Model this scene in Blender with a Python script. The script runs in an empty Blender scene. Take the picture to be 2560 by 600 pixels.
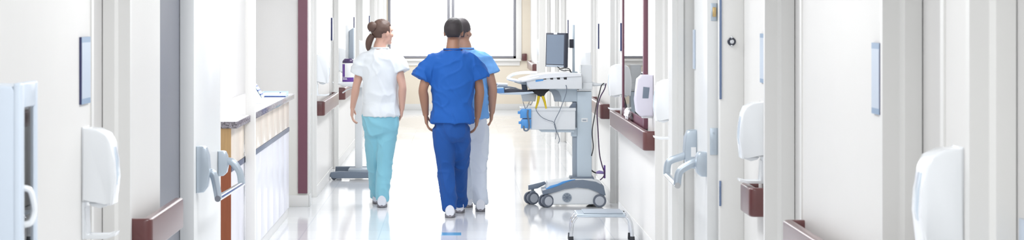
import bpy, bmesh, math, random
from mathutils import Vector, Matrix, noise
random.seed(7)
C = bpy.context.scene.collection
PI = math.pi
F, VX, VY, H = 5500.0, 1142.0, 33.0, 1.75      # lens in pixels of a 2560 frame, vanishing point, eye height
def PX(px, Y): return (px-VX)*Y/F
def PZ(py, Y): return H-(py-VY)*Y/F
def YX(px, X): return F*X/(px-VX)              # depth at which the plane x = X is seen at column px
XR, XL = 1.42, -1.34
CEIL = 2.7

# ------------------------------------------------------------------ materials
def mat(name, col, rough=0.5, metal=0.0, spec=0.5, bump=0.0, bscale=60, var=0.0, vscale=6, coat=0.0, sheen=0.0,
        alpha=1.0, emit=None, estr=0, stretch=None, sss=0.0):
    m = bpy.data.materials.new(name); m.use_nodes = True
    nt = m.node_tree; b = nt.nodes['Principled BSDF']
    b.inputs['Base Color'].default_value = (*col, 1); b.inputs['Roughness'].default_value = rough
    b.inputs['Metallic'].default_value = metal; b.inputs['Specular IOR Level'].default_value = spec
    b.inputs['Coat Weight'].default_value = coat; b.inputs['Coat Roughness'].default_value = 0.08
    b.inputs['Sheen Weight'].default_value = sheen
    b.inputs['Alpha'].default_value = alpha
    if sss:
        b.inputs['Subsurface Weight'].default_value = sss
        b.inputs['Subsurface Radius'].default_value = (0.012, 0.005, 0.003)
    tc = nt.nodes.new('ShaderNodeTexCoord')
    mp = nt.nodes.new('ShaderNodeMapping'); nt.links.new(tc.outputs['Object'], mp.inputs['Vector'])
    if stretch: mp.inputs['Scale'].default_value = stretch
    nz = nt.nodes.new('ShaderNodeTexNoise'); nz.inputs['Scale'].default_value = vscale; nz.inputs['Detail'].default_value = 4
    nt.links.new(mp.outputs['Vector'], nz.inputs['Vector'])
    mx = nt.nodes.new('ShaderNodeMix'); mx.data_type = 'RGBA'
    v = max(var, 0.012)
    mx.inputs['A'].default_value = (*[max(0, c*(1-v)) for c in col], 1)
    mx.inputs['B'].default_value = (*[min(1, c*(1+v)) for c in col], 1)
    nt.links.new(nz.outputs['Fac'], mx.inputs['Factor']); nt.links.new(mx.outputs['Result'], b.inputs['Base Color'])
    if bump:
        n2 = nt.nodes.new('ShaderNodeTexNoise'); n2.inputs['Scale'].default_value = bscale; n2.inputs['Detail'].default_value = 3
        nt.links.new(mp.outputs['Vector'], n2.inputs['Vector'])
        bp = nt.nodes.new('ShaderNodeBump'); bp.inputs['Strength'].default_value = bump; bp.inputs['Distance'].default_value = 0.004
        nt.links.new(n2.outputs['Fac'], bp.inputs['Height']); nt.links.new(bp.outputs['Normal'], b.inputs['Normal'])
    if emit:
        b.inputs['Emission Color'].default_value = (*emit, 1); b.inputs['Emission Strength'].default_value = estr
    return m
M = {}
M['wall'] = mat('wall_paint', (0.78, 0.77, 0.752), 0.42, bump=0.04, bscale=90)
M['endwall'] = mat('cream_backlit_wall', (0.80, 0.72, 0.60), 0.5, bump=0.04, bscale=90)  # end wall: its warm backlit tone is put into the base colour
M['wainscot'] = mat('wall_guard_sheet', (0.74, 0.74, 0.70), 0.4, bump=0.04)
M['pocketshade'] = mat('pocket_shade_grey', (0.18, 0.19, 0.225), 0.4, bump=0.03)  # shade of the pocket behind the left leaf, put into the colour
M['frame'] = mat('door_frame_enamel', (0.775, 0.77, 0.752), 0.38, bump=0.03)
M['door'] = mat('door_enamel', (0.66, 0.65, 0.64), 0.36, bump=0.03)
M['leaf'] = mat('fire_door_enamel', (0.78, 0.79, 0.79), 0.33, bump=0.03)
M['base'] = mat('cove_base', (0.72, 0.72, 0.71), 0.4)
M['ceil'] = mat('ceiling_tile', (0.85, 0.85, 0.85), 0.8, bump=0.2)
M['trimw'] = mat('white_trim', (0.86, 0.85, 0.83), 0.4)
M['alu'] = mat('window_aluminium', (0.28, 0.28, 0.31), 0.35, metal=0.3)
M['rail'] = mat('burgundy_vinyl', (0.115, 0.03, 0.03), 0.32, bump=0.05, bscale=250, coat=0.5)
M['rail'].node_tree.nodes['Principled BSDF'].inputs['Coat Roughness'].default_value = 0.28
M['guard'] = mat('plum_vinyl', (0.17, 0.065, 0.095), 0.4, bump=0.06, bscale=200)
M['plastic'] = mat('white_plastic', (0.88, 0.905, 0.93), 0.22, coat=0.3)
M['plasticblue'] = mat('clear_blue_plastic', (0.62, 0.72, 0.82), 0.15, coat=0.3)
M['lilac'] = mat('lilac_plastic', (0.68, 0.66, 0.76), 0.3)
M['cabinet'] = mat('pale_blue_enamel', (0.66, 0.74, 0.84), 0.3)
M['steel'] = mat('satin_steel', (0.50, 0.57, 0.64), 0.30, metal=0.55, bump=0.03)
M['chrome'] = mat('chrome', (0.66, 0.68, 0.71), 0.10, metal=1.0)
M['brass'] = mat('brass', (0.62, 0.45, 0.22), 0.3, metal=0.9)
M['black'] = mat('black_plastic', (0.012, 0.012, 0.016), 0.4)
M['rubber'] = mat('dark_rubber', (0.03, 0.033, 0.04), 0.6)
M['navy'] = mat('navy_sign_edge', (0.03, 0.035, 0.12), 0.35)
M['signblue'] = mat('pale_blue_sign', (0.55, 0.63, 0.74), 0.3)
M['signend'] = mat('blue_sign_band', (0.24, 0.36, 0.52), 0.3)
M['cartwhite'] = mat('cart_white', (0.78, 0.81, 0.83), 0.32)
M['cartblue'] = mat('cart_blue_grey', (0.56, 0.65, 0.72), 0.35)
M['cartgrey'] = mat('cart_slate', (0.17, 0.21, 0.27), 0.4)
M['cartmid'] = mat('cart_mid_grey', (0.33, 0.38, 0.44), 0.4)
M['tyre'] = mat('grey_tyre', (0.13, 0.15, 0.19), 0.5)
M['hub'] = mat('pale_grey_hub', (0.50, 0.53, 0.58), 0.4)
M['bluetrim'] = mat('bright_blue_plastic', (0.10, 0.36, 0.78), 0.35)
M['bluefolder'] = mat('sky_blue_folder', (0.16, 0.37, 0.72), 0.4)
M['screen'] = mat('grey_blue_screen', (0.14, 0.18, 0.24), 0.25)
M['bezel'] = mat('dark_bezel', (0.035, 0.04, 0.06), 0.35)
M['yellow'] = mat('yellow_cord', (0.85, 0.62, 0.03), 0.4)
M['cordgrey'] = mat('grey_cord', (0.15, 0.18, 0.23), 0.5)
M['purple'] = mat('purple_label', (0.13, 0.045, 0.30), 0.35)
M['violetcord'] = mat('violet_cord', (0.06, 0.025, 0.08), 0.45)
M['lavender'] = mat('lavender_plug', (0.33, 0.25, 0.55), 0.35)
M['purplecap'] = mat('dark_purple_cap', (0.05, 0.025, 0.09), 0.35)
M['paper'] = mat('white_paper', (0.85, 0.86, 0.87), 0.6)
M['paperblue'] = mat('pale_blue_paper', (0.55, 0.68, 0.80), 0.5)
M['inkblue'] = mat('ink_blue', (0.05, 0.09, 0.30), 0.4)
M['red'] = mat('red_print', (0.5, 0.07, 0.08), 0.5)
M['towel'] = mat('white_tissue', (0.86, 0.86, 0.88), 0.8, bump=0.3, bscale=40)
M['oak'] = mat('pale_oak_laminate', (0.52, 0.33, 0.15), 0.4, var=0.22, vscale=5, stretch=(12, 12, 0.8))
M['cherry'] = mat('cherry_laminate', (0.30, 0.085, 0.035), 0.4, var=0.2, vscale=5, stretch=(12, 12, 0.8))
M['maple'] = mat('bleached_maple_laminate', (0.80, 0.70, 0.60), 0.25, var=0.05, vscale=5, stretch=(12, 12, 0.6))
M['laminate'] = mat('glossy_white_laminate', (0.76, 0.76, 0.83), 0.3)
M['toekick'] = mat('slate_reveal', (0.10, 0.12, 0.19), 0.35)
M['skin_man'] = mat('brown_skin', (0.30, 0.155, 0.10), 0.5, sss=0.08)
M['skin_pal'] = mat('tan_skin', (0.42, 0.24, 0.17), 0.5, sss=0.08)
M['skin_woman'] = mat('fair_skin', (0.66, 0.40, 0.31), 0.5, sss=0.08)
M['hair_man'] = mat('near_black_hair', (0.022, 0.016, 0.018), 0.55, bump=0.5, bscale=300)
M['hair_pal'] = mat('black_hair', (0.05, 0.04, 0.045), 0.55, bump=0.5, bscale=300)
M['hair_woman'] = mat('brown_hair', (0.10, 0.055, 0.04), 0.5, bump=0.5, bscale=200)
M['scrub_royal'] = mat('royal_blue_cotton', (0.001, 0.082, 0.36), 0.8, bump=0.15, bscale=500, sheen=0.03)
M['scrub_royal2'] = mat('royal_blue_cotton_trousers', (0.001, 0.062, 0.28), 0.8, bump=0.15, bscale=500, sheen=0.03)
M['scrub_sky'] = mat('sky_blue_cotton', (0.15, 0.38, 0.78), 0.8, bump=0.15, bscale=500, sheen=0.05)
M['scrub_white'] = mat('white_cotton', (0.76, 0.80, 0.83), 0.75, bump=0.15, bscale=500, sheen=0.2)
M['scrub_grey'] = mat('blue_white_cotton', (0.62, 0.68, 0.78), 0.75, bump=0.15, bscale=500, sheen=0.2)
M['scrub_aqua'] = mat('pale_aqua_cotton', (0.24, 0.56, 0.68), 0.75, bump=0.15, bscale=500, sheen=0.2)
M['shoe'] = mat('white_shoe_leather', (0.72, 0.74, 0.80), 0.45)
M['sole'] = mat('grey_sole', (0.25, 0.24, 0.27), 0.6)
M['sealblue'] = mat('blue_grey_seal', (0.16, 0.22, 0.36), 0.25, metal=.4)
M['eye'] = mat('eye_white', (0.8, 0.8, 0.8), 0.2)
M['floorblue'] = mat('blue_floor_inlay', (0.16, 0.42, 0.66), 0.12)

def granite():
    m = mat('speckled_granite', (0.20, 0.19, 0.22), 0.14, spec=0.9)
    nt = m.node_tree; b = nt.nodes['Principled BSDF']
    tc = nt.nodes.new('ShaderNodeTexCoord'); vo = nt.nodes.new('ShaderNodeTexVoronoi'); vo.inputs['Scale'].default_value = 110
    nt.links.new(tc.outputs['Object'], vo.inputs['Vector'])
    cr = nt.nodes.new('ShaderNodeValToRGB')
    cr.color_ramp.elements[0].color = (0.03, 0.025, 0.035, 1); cr.color_ramp.elements[1].color = (0.40, 0.37, 0.42, 1)
    nt.links.new(vo.outputs['Color'], cr.inputs['Fac']); nt.links.new(cr.outputs['Color'], b.inputs['Base Color'])
    return m
M['granite'] = granite()
M['topwhite'] = mat('white_solid_surface', (0.80, 0.79, 0.81), 0.2)

def floor_mat():
    m = bpy.data.materials.new('polished_vinyl_tile'); m.use_nodes = True
    nt = m.node_tree; b = nt.nodes['Principled BSDF']; L = nt.links.new
    tc = nt.nodes.new('ShaderNodeTexCoord')
    br = nt.nodes.new('ShaderNodeTexBrick'); br.offset = 0; br.inputs['Scale'].default_value = 1
    br.inputs['Brick Width'].default_value = 0.61; br.inputs['Row Height'].default_value = 0.61
    br.inputs['Mortar Size'].default_value = 0.006; br.inputs['Mortar Smooth'].default_value = 0.3
    br.inputs['Color1'].default_value = (0.80, 0.81, 0.825, 1); br.inputs['Color2'].default_value = (0.74, 0.755, 0.78, 1)
    br.inputs['Mortar'].default_value = (0.68, 0.71, 0.75, 1)
    L(tc.outputs['Object'], br.inputs['Vector']); L(br.outputs['Color'], b.inputs['Base Color'])
    mp = nt.nodes.new('ShaderNodeMapping'); mp.inputs['Scale'].default_value = (1.0, 0.55, 1)
    L(tc.outputs['Object'], mp.inputs['Vector'])
    nz = nt.nodes.new('ShaderNodeTexNoise'); nz.inputs['Scale'].default_value = 0.9; nz.inputs['Detail'].default_value = 1.5
    L(mp.outputs['Vector'], nz.inputs['Vector'])
    mr = nt.nodes.new('ShaderNodeMapRange'); mr.inputs['To Min'].default_value = 0.05; mr.inputs['To Max'].default_value = 0.13
    L(nz.outputs['Fac'], mr.inputs['Value']); L(mr.outputs['Result'], b.inputs['Roughness'])
    bp = nt.nodes.new('ShaderNodeBump'); bp.inputs['Strength'].default_value = 0.07; bp.inputs['Distance'].default_value = 0.02
    L(nz.outputs['Fac'], bp.inputs['Height']); L(bp.outputs['Normal'], b.inputs['Normal'])
    b.inputs['Specular IOR Level'].default_value = 0.6
    return m
M['floor'] = floor_mat()

def glass_mat(name='clear_glass', tint=(1, 1, 1), ior=1.5):
    m = bpy.data.materials.new(name); m.use_nodes = True
    nt = m.node_tree; nt.nodes.remove(nt.nodes['Principled BSDF']); out = nt.nodes['Material Output']
    t = nt.nodes.new('ShaderNodeBsdfTransparent'); t.inputs['Color'].default_value = (*tint, 1)
    g = nt.nodes.new('ShaderNodeBsdfGlossy'); g.inputs['Roughness'].default_value = 0.01
    fr = nt.nodes.new('ShaderNodeFresnel'); fr.inputs['IOR'].default_value = ior
    mx = nt.nodes.new('ShaderNodeMixShader')
    nt.links.new(fr.outputs['Fac'], mx.inputs['Fac']); nt.links.new(t.outputs[0], mx.inputs[1]); nt.links.new(g.outputs[0], mx.inputs[2])
    nt.links.new(mx.outputs[0], out.inputs['Surface'])
    return m
M['glass'] = glass_mat()

# ------------------------------------------------------------------ mesh helpers
def box(bm, x0, x1, y0, y1, z0, z1, bev=0.0, seg=2):
    r = bmesh.ops.create_cube(bm, size=1.0)
    vs = r['verts']
    for v in vs:
        v.co = Vector((x0+(v.co.x+.5)*(x1-x0), y0+(v.co.y+.5)*(y1-y0), z0+(v.co.z+.5)*(z1-z0)))
    if bev:
        es = list({e for v in vs for e in v.link_edges})
        bmesh.ops.bevel(bm, geom=es, offset=bev, segments=seg, profile=0.5, affect='EDGES', clamp_overlap=True)
    return bm
def prism(bm, pts, a0, a1, axis='y', bev=0.0, seg=2):
    """polygon extruded: axis 'y' -> pts are (x,z); 'z' -> pts are (x,y); 'x' -> pts are (y,z)"""
    def mk(p, a):
        if axis == 'y': return Vector((p[0], a, p[1]))
        if axis == 'z': return Vector((p[0], p[1], a))
        return Vector((a, p[0], p[1]))
    A = [bm.verts.new(mk(p, a0)) for p in pts]; B = [bm.verts.new(mk(p, a1)) for p in pts]
    n = len(pts); fs = [bm.faces.new(A), bm.faces.new(list(reversed(B)))]
    for i in range(n):
        j = (i+1) % n; fs.append(bm.faces.new((A[j], A[i], B[i], B[j])))
    if bev:
        es = {e for f in fs[:2] for e in f.edges}
        bmesh.ops.bevel(bm, geom=list(es), offset=bev, segments=seg, profile=0.5, affect='EDGES', clamp_overlap=True)
    return bm
def smoothpath(pts, n=6):
    P = [Vector(p) for p in pts]
    if len(P) < 3: return P
    out = []
    for i in range(len(P)-1):
        p0 = P[max(i-1, 0)]; p1 = P[i]; p2 = P[i+1]; p3 = P[min(i+2, len(P)-1)]
        for k in range(n):
            t = k/n
            out.append(0.5*((2*p1)+(p2-p0)*t+(2*p0-5*p1+4*p2-p3)*t*t+(3*p1-p0-3*p2+p3)*t**3))
    out.append(P[-1]); return out
def tube(bm, pts, r, n=10, smooth=0, flat=1.0):
    """tube along a path; r a radius or list of radii (per input point); flat squashes along the binormal"""
    P = [Vector(p) for p in pts]
    R = list(r) if isinstance(r, (list, tuple)) else [r]*len(P)
    if smooth:
        Q = smoothpath(P, smooth); RR = smoothpath([(a, 0, 0) for a in R], smooth)
        P = Q; R = [a.x for a in RR] if len(RR) == len(Q) else [R[0]]*len(Q)
    T = []
    for i in range(len(P)):
        a = P[max(i-1, 0)]; b = P[min(i+1, len(P)-1)]; d = b-a
        T.append(d.normalized() if d.length > 1e-9 else Vector((0, 0, 1)))
    up = Vector((0, 1, 0)) if abs(T[0].y) < 0.9 else Vector((1, 0, 0))
    u = (up-T[0]*up.dot(T[0])).normalized(); rings = []
    for i in range(len(P)):
        u = (u-T[i]*u.dot(T[i])).normalized(); w = T[i].cross(u)
        rings.append([bm.verts.new(P[i]+(u*math.cos(2*PI*k/n)+w*math.sin(2*PI*k/n)*flat)*R[i]) for k in range(n)])
    for i in range(len(rings)-1):
        for k in range(n):
            k2 = (k+1) % n; bm.faces.new((rings[i][k], rings[i][k2], rings[i+1][k2], rings[i+1][k]))
    bm.faces.new(list(reversed(rings[0]))); bm.faces.new(rings[-1]); return bm
def loft(bm, secs, n=24, power=2.0):
    """sections (z, cx, cy, rx, ry) stacked"""
    rings = []
    for z, cx, cy, rx, ry in secs:
        ring = []
        for k in range(n):
            a = 2*PI*k/n; c, s = math.cos(a), math.sin(a)
            e = 2.0/power
            ring.append(bm.verts.new((cx+rx*math.copysign(abs(c)**e, c), cy+ry*math.copysign(abs(s)**e, s), z)))
        rings.append(ring)
    for i in range(len(rings)-1):
        for k in range(n):
            k2 = (k+1) % n; bm.faces.new((rings[i][k], rings[i][k2], rings[i+1][k2], rings[i+1][k]))
    bm.faces.new(list(reversed(rings[0]))); bm.faces.new(rings[-1]); return bm
def lathe(bm, prof, origin=(0, 0, 0), axis='z', n=28):
    o = Vector(origin); rings = []
    for r, h in prof:
        ring = []
        for k in range(n):
            a = 2*PI*k/n; c, s = r*math.cos(a), r*math.sin(a)
            v = {'z': (c, s, h), 'y': (c, h, s), 'x': (h, c, s)}[axis]
            ring.append(bm.verts.new(o+Vector(v)))
        rings.append(ring)
    for i in range(len(rings)-1):
        for k in range(n):
            k2 = (k+1) % n; bm.faces.new((rings[i][k], rings[i][k2], rings[i+1][k2], rings[i+1][k]))
    bm.faces.new(list(reversed(rings[0]))); bm.faces.new(rings[-1]); return bm
def ball(bm, c, r, seg=20, rot=None):
    rr = r if isinstance(r, (list, tuple)) else (r, r, r)
    m = Matrix.Translation(Vector(c)) @ (rot.to_4x4() if rot else Matrix.Identity(4)) @ Matrix.Diagonal((*rr, 1))
    bmesh.ops.create_uvsphere(bm, u_segments=seg, v_segments=max(8, seg*2//3), radius=1.0, matrix=m); return bm
def sweep(bm, path, prof, closed_caps=True):
    """plan path [(x,y)], profile [(n, z)], n measured along the path normal (left side)"""
    P = [Vector((p[0], p[1])) for p in path]; N = []
    for i in range(len(P)):
        d1 = (P[i]-P[i-1]).normalized() if i else None
        d2 = (P[i+1]-P[i]).normalized() if i < len(P)-1 else None
        n1 = Vector((-d1.y, d1.x)) if d1 else None; n2 = Vector((-d2.y, d2.x)) if d2 else None
        if n1 is None: N.append(n2)
        elif n2 is None: N.append(n1)
        else:
            n = (n1+n2).normalized(); N.append(n/max(0.5, n.dot(n1)))
    rings = [[bm.verts.new((P[i].x+N[i].x*a, P[i].y+N[i].y*a, z)) for a, z in prof] for i in range(len(P))]
    k = len(prof)
    for i in range(len(P)-1):
        for j in range(k):
            j2 = (j+1) % k; bm.faces.new((rings[i][j], rings[i][j2], rings[i+1][j2], rings[i+1][j]))
    bm.faces.new(list(reversed(rings[0]))); bm.faces.new(rings[-1]); return bm
def world_of(o):
    v = Vector((0, 0, 0))
    while o is not None: v += o.location; o = o.parent
    return v
def obj(name, bm, m, parent=None, local=False, angle=40):
    bmesh.ops.recalc_face_normals(bm, faces=bm.faces)
    if parent is not None and not local:
        w = world_of(parent)
        for v in bm.verts: v.co -= w
    me = bpy.data.meshes.new(name); bm.to_mesh(me); bm.free()
    for p in me.polygons: p.use_smooth = True
    me.set_sharp_from_angle(angle=math.radians(angle))
    me.materials.append(M[m] if isinstance(m, str) else m)
    o = bpy.data.objects.new(name, me); C.objects.link(o)
    if parent is not None: o.parent = parent
    return o
def B(): return bmesh.new()
def tag(o, label, cat, group=None):
    o['label'] = label; o['category'] = cat
    if group: o['group'] = group
    return o
def thing(name, label, cat, loc=(0, 0, 0), rotz=0, group=None):
    o = bpy.data.objects.new(name, None); C.objects.link(o); o.empty_display_size = 0.05
    o.location = loc; o.rotation_euler = (0, 0, rotz); return tag(o, label, cat, group)
def struct(name, bm, m, parent=None, label=None):
    o = obj(name, bm, m, parent)
    if parent is None: o['kind'] = 'structure'
    if label: o['label'] = label
    return o
def dup(root, loc, rotz, label, group=None):
    r = root.copy(); C.objects.link(r); r.location = loc; r.rotation_euler = (0, 0, rotz); r['label'] = label
    if group: r['group'] = group
    for ch in list(root.children):
        c = ch.copy(); C.objects.link(c); c.parent = r
        for g in ch.children:
            d = g.copy(); C.objects.link(d); d.parent = c
    return r

# ------------------------------------------------------------------ setting
struct('floor', box(B(), -2.3, 2.3, -1.6, 40.2, -0.1, 0), 'floor')
struct('ceiling', box(B(), -2.3, 2.3, -1.6, 40.2, CEIL, CEIL+0.1), 'ceil')
struct('wall_light_block', box(B(), -2.3, 2.3, -1.7, -1.6, 0, CEIL), 'wall')  # unseen wall added behind the camera, keeps sky light off camera-facing faces
YE = 39.8
TH = 0.16
door_n = [0]
def door_unit(s, X, a, b, d, label):
    """closed door in a hollow metal frame; s=+1 right wall, -1 left wall; opening from depth a to b, door face d behind the wall"""
    door_n[0] += 1
    X = abs(X)
    bm = B(); x0, x1 = s*(X+d), s*(X+d+0.04)
    box(bm, min(x0, x1), max(x0, x1), a+0.004, b-0.004, 0.006, 2.10)
    o = struct('door_%d' % door_n[0], bm, 'door', label=label)
    bm = B()
    for Yj, q in ((b-.004, 1), (a+.004, -1)):
        p = [(X-.006, Yj+.045*q), (X-.006, Yj), (X+d*.40, Yj), (X+d*.52, Yj-.018*q), (X+d-.003, Yj-.018*q), (X+d-.003, Yj+.002*q), (X+d+.055, Yj+.002*q), (X+d+.055, Yj+.045*q)]
        prism(bm, [(s*u, v) for u, v in p], 0, 2.14, 'z', bev=0.003, seg=2)
    x0, x1 = s*(X-.006), s*(X+d-.003)
    box(bm, min(x0, x1), max(x0, x1), a+.03, b-.03, 2.105, 2.145)
    obj('door_frame', bm, 'frame', o)
    bm = B()
    hx = s*(X+d-.03); hy = a+0.09 if s > 0 else a+0.09
    lathe(bm, [(0.026, -.012), (0.026, .012)], (s*(X+d-.008), hy, 1.0), 'x', 16)
    tube(bm, [(s*(X+d), hy, 1.0), (s*(X+d-.045), hy, 1.0), (s*(X+d-.05), hy+.03, 1.0), (s*(X+d-.05), hy+.12, 1.0)], 0.009, 8)
    obj('lever_handle', bm, 'steel', o)
    return o

# --- right wall (solid runs and openings, by depth)
yA = YX(2428, XR); yB0 = YX(2356, XR); yB1 = YX(2210, XR); yC0 = YX(2003, XR); yC1 = YX(1915, XR)
right_runs = [(-1.6, yA-1.0, XR), (yA, yB0, XR), (yB1, yC0, XR), (yC1, yC1+.06, XR), (yC1+.06, 13.0, 1.50)]
right_open = [(yA-1.0, yA, XR, .122), (yB0, yB1, XR, .125), (yC0, yC1, XR, .130)]
yD1 = YX(1640, XR); yE0 = YX(1548, XR); yE1 = YX(1527, XR); yF0 = YX(1492, XR); yF1 = YX(1478, XR)
yG0 = YX(1418, XR); yG1 = YX(1403, XR); yH0 = YX(1398, XR); yH1 = YX(1388, XR); yI0 = YX(1378, XR); yI1 = YX(1368, XR)
right_runs += [(13.0, yD1-.95, XR), (yD1, yE0, XR), (yE1, yF0, XR), (yF1, yG0, XR), (yG1, yH0, XR), (yH1, yI0, XR), (yI1, 35.4, XR), (36.5, YE+.1, 1.33)]
right_open += [(yD1-.95, yD1, XR, .114), (yE0, yE1, XR, .09), (yF0, yF1, XR, .06), (yG0, yG1, XR, .06), (yH0, yH1, XR, .05), (yI0, yI1, XR, .05), (35.4, 36.5, 1.33, .10)]
bm = B()
for a, b, X in right_runs: box(bm, X, XR+.30, a, b, 0, CEIL)
for a, b, X, d in right_open: box(bm, X, XR+.30, a, b, 2.15, CEIL); box(bm, X+d+.06, XR+.30, a, b, 0, 2.15)
struct('wall_right', bm, 'wall')
rl = ['nearest door on the right, at the picture edge', 'recessed door in the right wall left of the nearest gel dispenser',
      'third recessed door from the camera on the right', 'recessed door on the right just past the fire door frame', 'recessed door on the right past the notice board',
      'door on the right behind the computer cart', 'far door on the right behind the monitor', 'far narrow door on the right beyond the monitor',
      'second to last door on the right', 'last door on the right before the end window']
for (a, b, X, d), l in zip(right_open, rl): door_unit(1, X, a, b, d, l)
# --- left wall
lA0 = YX(230, XL); lA1 = YX(322, XL); lP = YX(400, XL)
XN = -1.834
l1a = 20.15; l1b = YX(790, XL); l2a = YX(830, XL); l2b = YX(845, XL); l3a = YX(888, XL); l3b = YX(906, XL); l4a = YX(925, XL)
left_runs = [(-1.6, lA0, XL), (lA1, lP, XL), (13.0, 19.9, XN), (19.9, l1a, XL), (l1b, l2a, XL), (l2b, l3a, XL), (l3b, l4a, XL), (36.0, 37.2, -1.27), (38.6, YE+.1, -1.27)]
left_open = [(lA0, lA1, XL, .106), (l1a, l1b, XL, .06), (l2a, l2b, XL, .055), (l3a, l3b, XL, .10), (l4a, 36.0, -1.27, .10), (37.2, 38.6, -1.27, .07)]
bm = B()
for a, b, X in left_runs: box(bm, -2.1, X, a, b, 0, CEIL)
for a, b, X, d in left_open: box(bm, -2.1, X, a, b, 2.15, CEIL); box(bm, -2.1, X-d-.06, a, b, 0, 2.15)
box(bm, -2.1, -1.395, 12.8, 13.0, 0, CEIL)
struct('wall_left', bm, 'wall')
struct('wall_pocket', box(B(), -1.9, -1.45, lP, 12.8, 0, CEIL), 'pocketshade', label='recess behind the open left fire door, shade put into its dark grey')
ll = ['recessed door on the left between the gel dispenser and the burgundy handrail', 'door on the left just past the plum corner guard', 'door on the left before the wipes canister',
      'door on the left behind the woman', 'far door on the left near the end window', 'last door on the left before the end window']
for (a, b, X, d), l in zip(left_open, ll): door_unit(-1, X, a, b, d, l)
# fire door frame posts (pilasters of the cross-corridor opening)
bm = B(); yq = 11.49
box(bm, 1.374, 1.50, yq, yq+.09, 0, CEIL, 0.003)
prism(bm, [(1.253, 12.8), (1.285, 12.8), (1.288, 12.785), (1.318, 12.785), (1.322, 12.8), (1.50, 12.8), (1.50, 13.0), (1.253, 13.0)], 0, CEIL, 'z', 0.002)
struct('trim_1', bm, 'frame', label='pale steel fire door frame post on the right')
# bumper and cove base
def baseboard(name, s, runs):
    bm = B()
    for a, b, X in runs:
        x0, x1 = X, X-s*0.008
        box(bm, min(x0, x1), max(x0, x1), a, b, 0, 0.105, 0.003)
    struct(name, bm, 'base')
baseboard('baseboard_right', 1, [r for r in right_runs if r[2] == XR and r[1]-r[0] > .1])
baseboard('baseboard_left', -1, [r for r in left_runs if r[2] == XL])
# nurse station end wall: wainscot sheet and base on the face turned to us
bm = B(); box(bm, XN, XL, 19.894, 19.9, .105, PZ(300, 19.9)); struct('trim_2', bm, 'wainscot', label='lower wall sheet beside the plum corner guard')
bm = B(); box(bm, XN, XL, 19.886, 19.9, 0, .105, .003); struct('baseboard_back', bm, 'base')
# end wall with the big window
bm = B(); wz0 = PZ(146, YE); wx0, wx1 = PX(970, YE), PX(1290, YE)
box(bm, -2.1, wx0, YE, YE+.2, 0, CEIL); box(bm, wx1, 1.8, YE, YE+.2, 0, CEIL); box(bm, wx0, wx1, YE, YE+.2, 0, wz0); box(bm, wx0, wx1, YE, YE+.2, 2.4, CEIL)
struct('wall_end', bm, 'endwall')
bm = B(); box(bm, -1.27, 1.33, YE-.012, YE, 0, 0.11, .003); struct('baseboard_end', bm, 'base')
bm = B(); fw = 0.05
for x in (wx0, wx1-fw): box(bm, x, x+fw, YE-.01, YE+.08, wz0, 2.4, .004)
xm0, xm1 = PX(1118, YE), PX(1136, YE)
box(bm, xm0, xm0+.05, YE, YE+.07, wz0, 2.4, .004); box(bm, xm1-.05, xm1, YE+.005, YE+.075, wz0, 2.4, .004)
box(bm, wx0, wx1, YE-.01, YE+.08, wz0, wz0+.045, .004); box(bm, wx0, wx1, YE-.01, YE+.08, 2.35, 2.4, .004)
w = struct('window_1', bm, 'alu', label='wide bright two-pane window closing the end of the corridor')
obj('pane', box(B(), wx0+.05, xm0+.002, YE+.03, YE+.036, wz0+.04, 2.36), 'glass', w)
obj('pane', box(B(), xm1-.002, wx1-.05, YE+.035, YE+.041, wz0+.04, 2.36), 'glass', w)
bm = B(); box(bm, wx0-.09, wx1+.09, YE-.06, YE+.02, wz0-.05, wz0-.005, .006); box(bm, wx0-.07, wx1+.07, YE-.02, YE, wz0-.13, wz0-.05, .004)
obj('window_sill', bm, 'trimw', w)
obj('window_casing', box(B(), wx1, wx1+.1, YE-.02, YE+.01, wz0-.005, CEIL, .003), 'trimw', w)

# plum corner guard
bm = B(); gz = PZ(483, 19.9)
gx0, gx1 = PX(745, 19.87), PX(767, 19.87)
prism(bm, [(gx0, 19.884), (gx0, 19.872), (gx1, 19.872), (gx1+.004, 19.876), (gx1+.004, 19.90), (gx1-.004, 19.90), (gx1-.004, 19.884)], gz, CEIL-.02, 'z', .0015)
tag(obj('corner_guard', bm, 'guard'), 'tall plum vinyl corner guard strip on the wall end past the counter', 'corner guard')
# white slim post in front of the counter
bm = B(); box(bm, PX(614, 14.9), PX(638, 14.9), 14.88, 14.95, 0, CEIL, .003); struct('trim_3', bm, 'trimw', label='slim white post in front of the counter')

# ------------------------------------------------------------------ fire door leaves
def case(bm, x, y, z0, z1, s, w, ln):
    """rounded latch housing on the leaf face at x, growing towards the corridor"""
    h = z1-z0
    pr = [(0, 0), (.55*w, .02*h), (.85*w, .14*h), (w, .45*h), (.92*w, .8*h), (.72*w, .97*h), (.5*w, h), (0, h)]
    prism(bm, [(x-s*u, z0+v) for u, v in pr], y-ln/2, y+ln/2, 'y', .008, 3)
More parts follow.
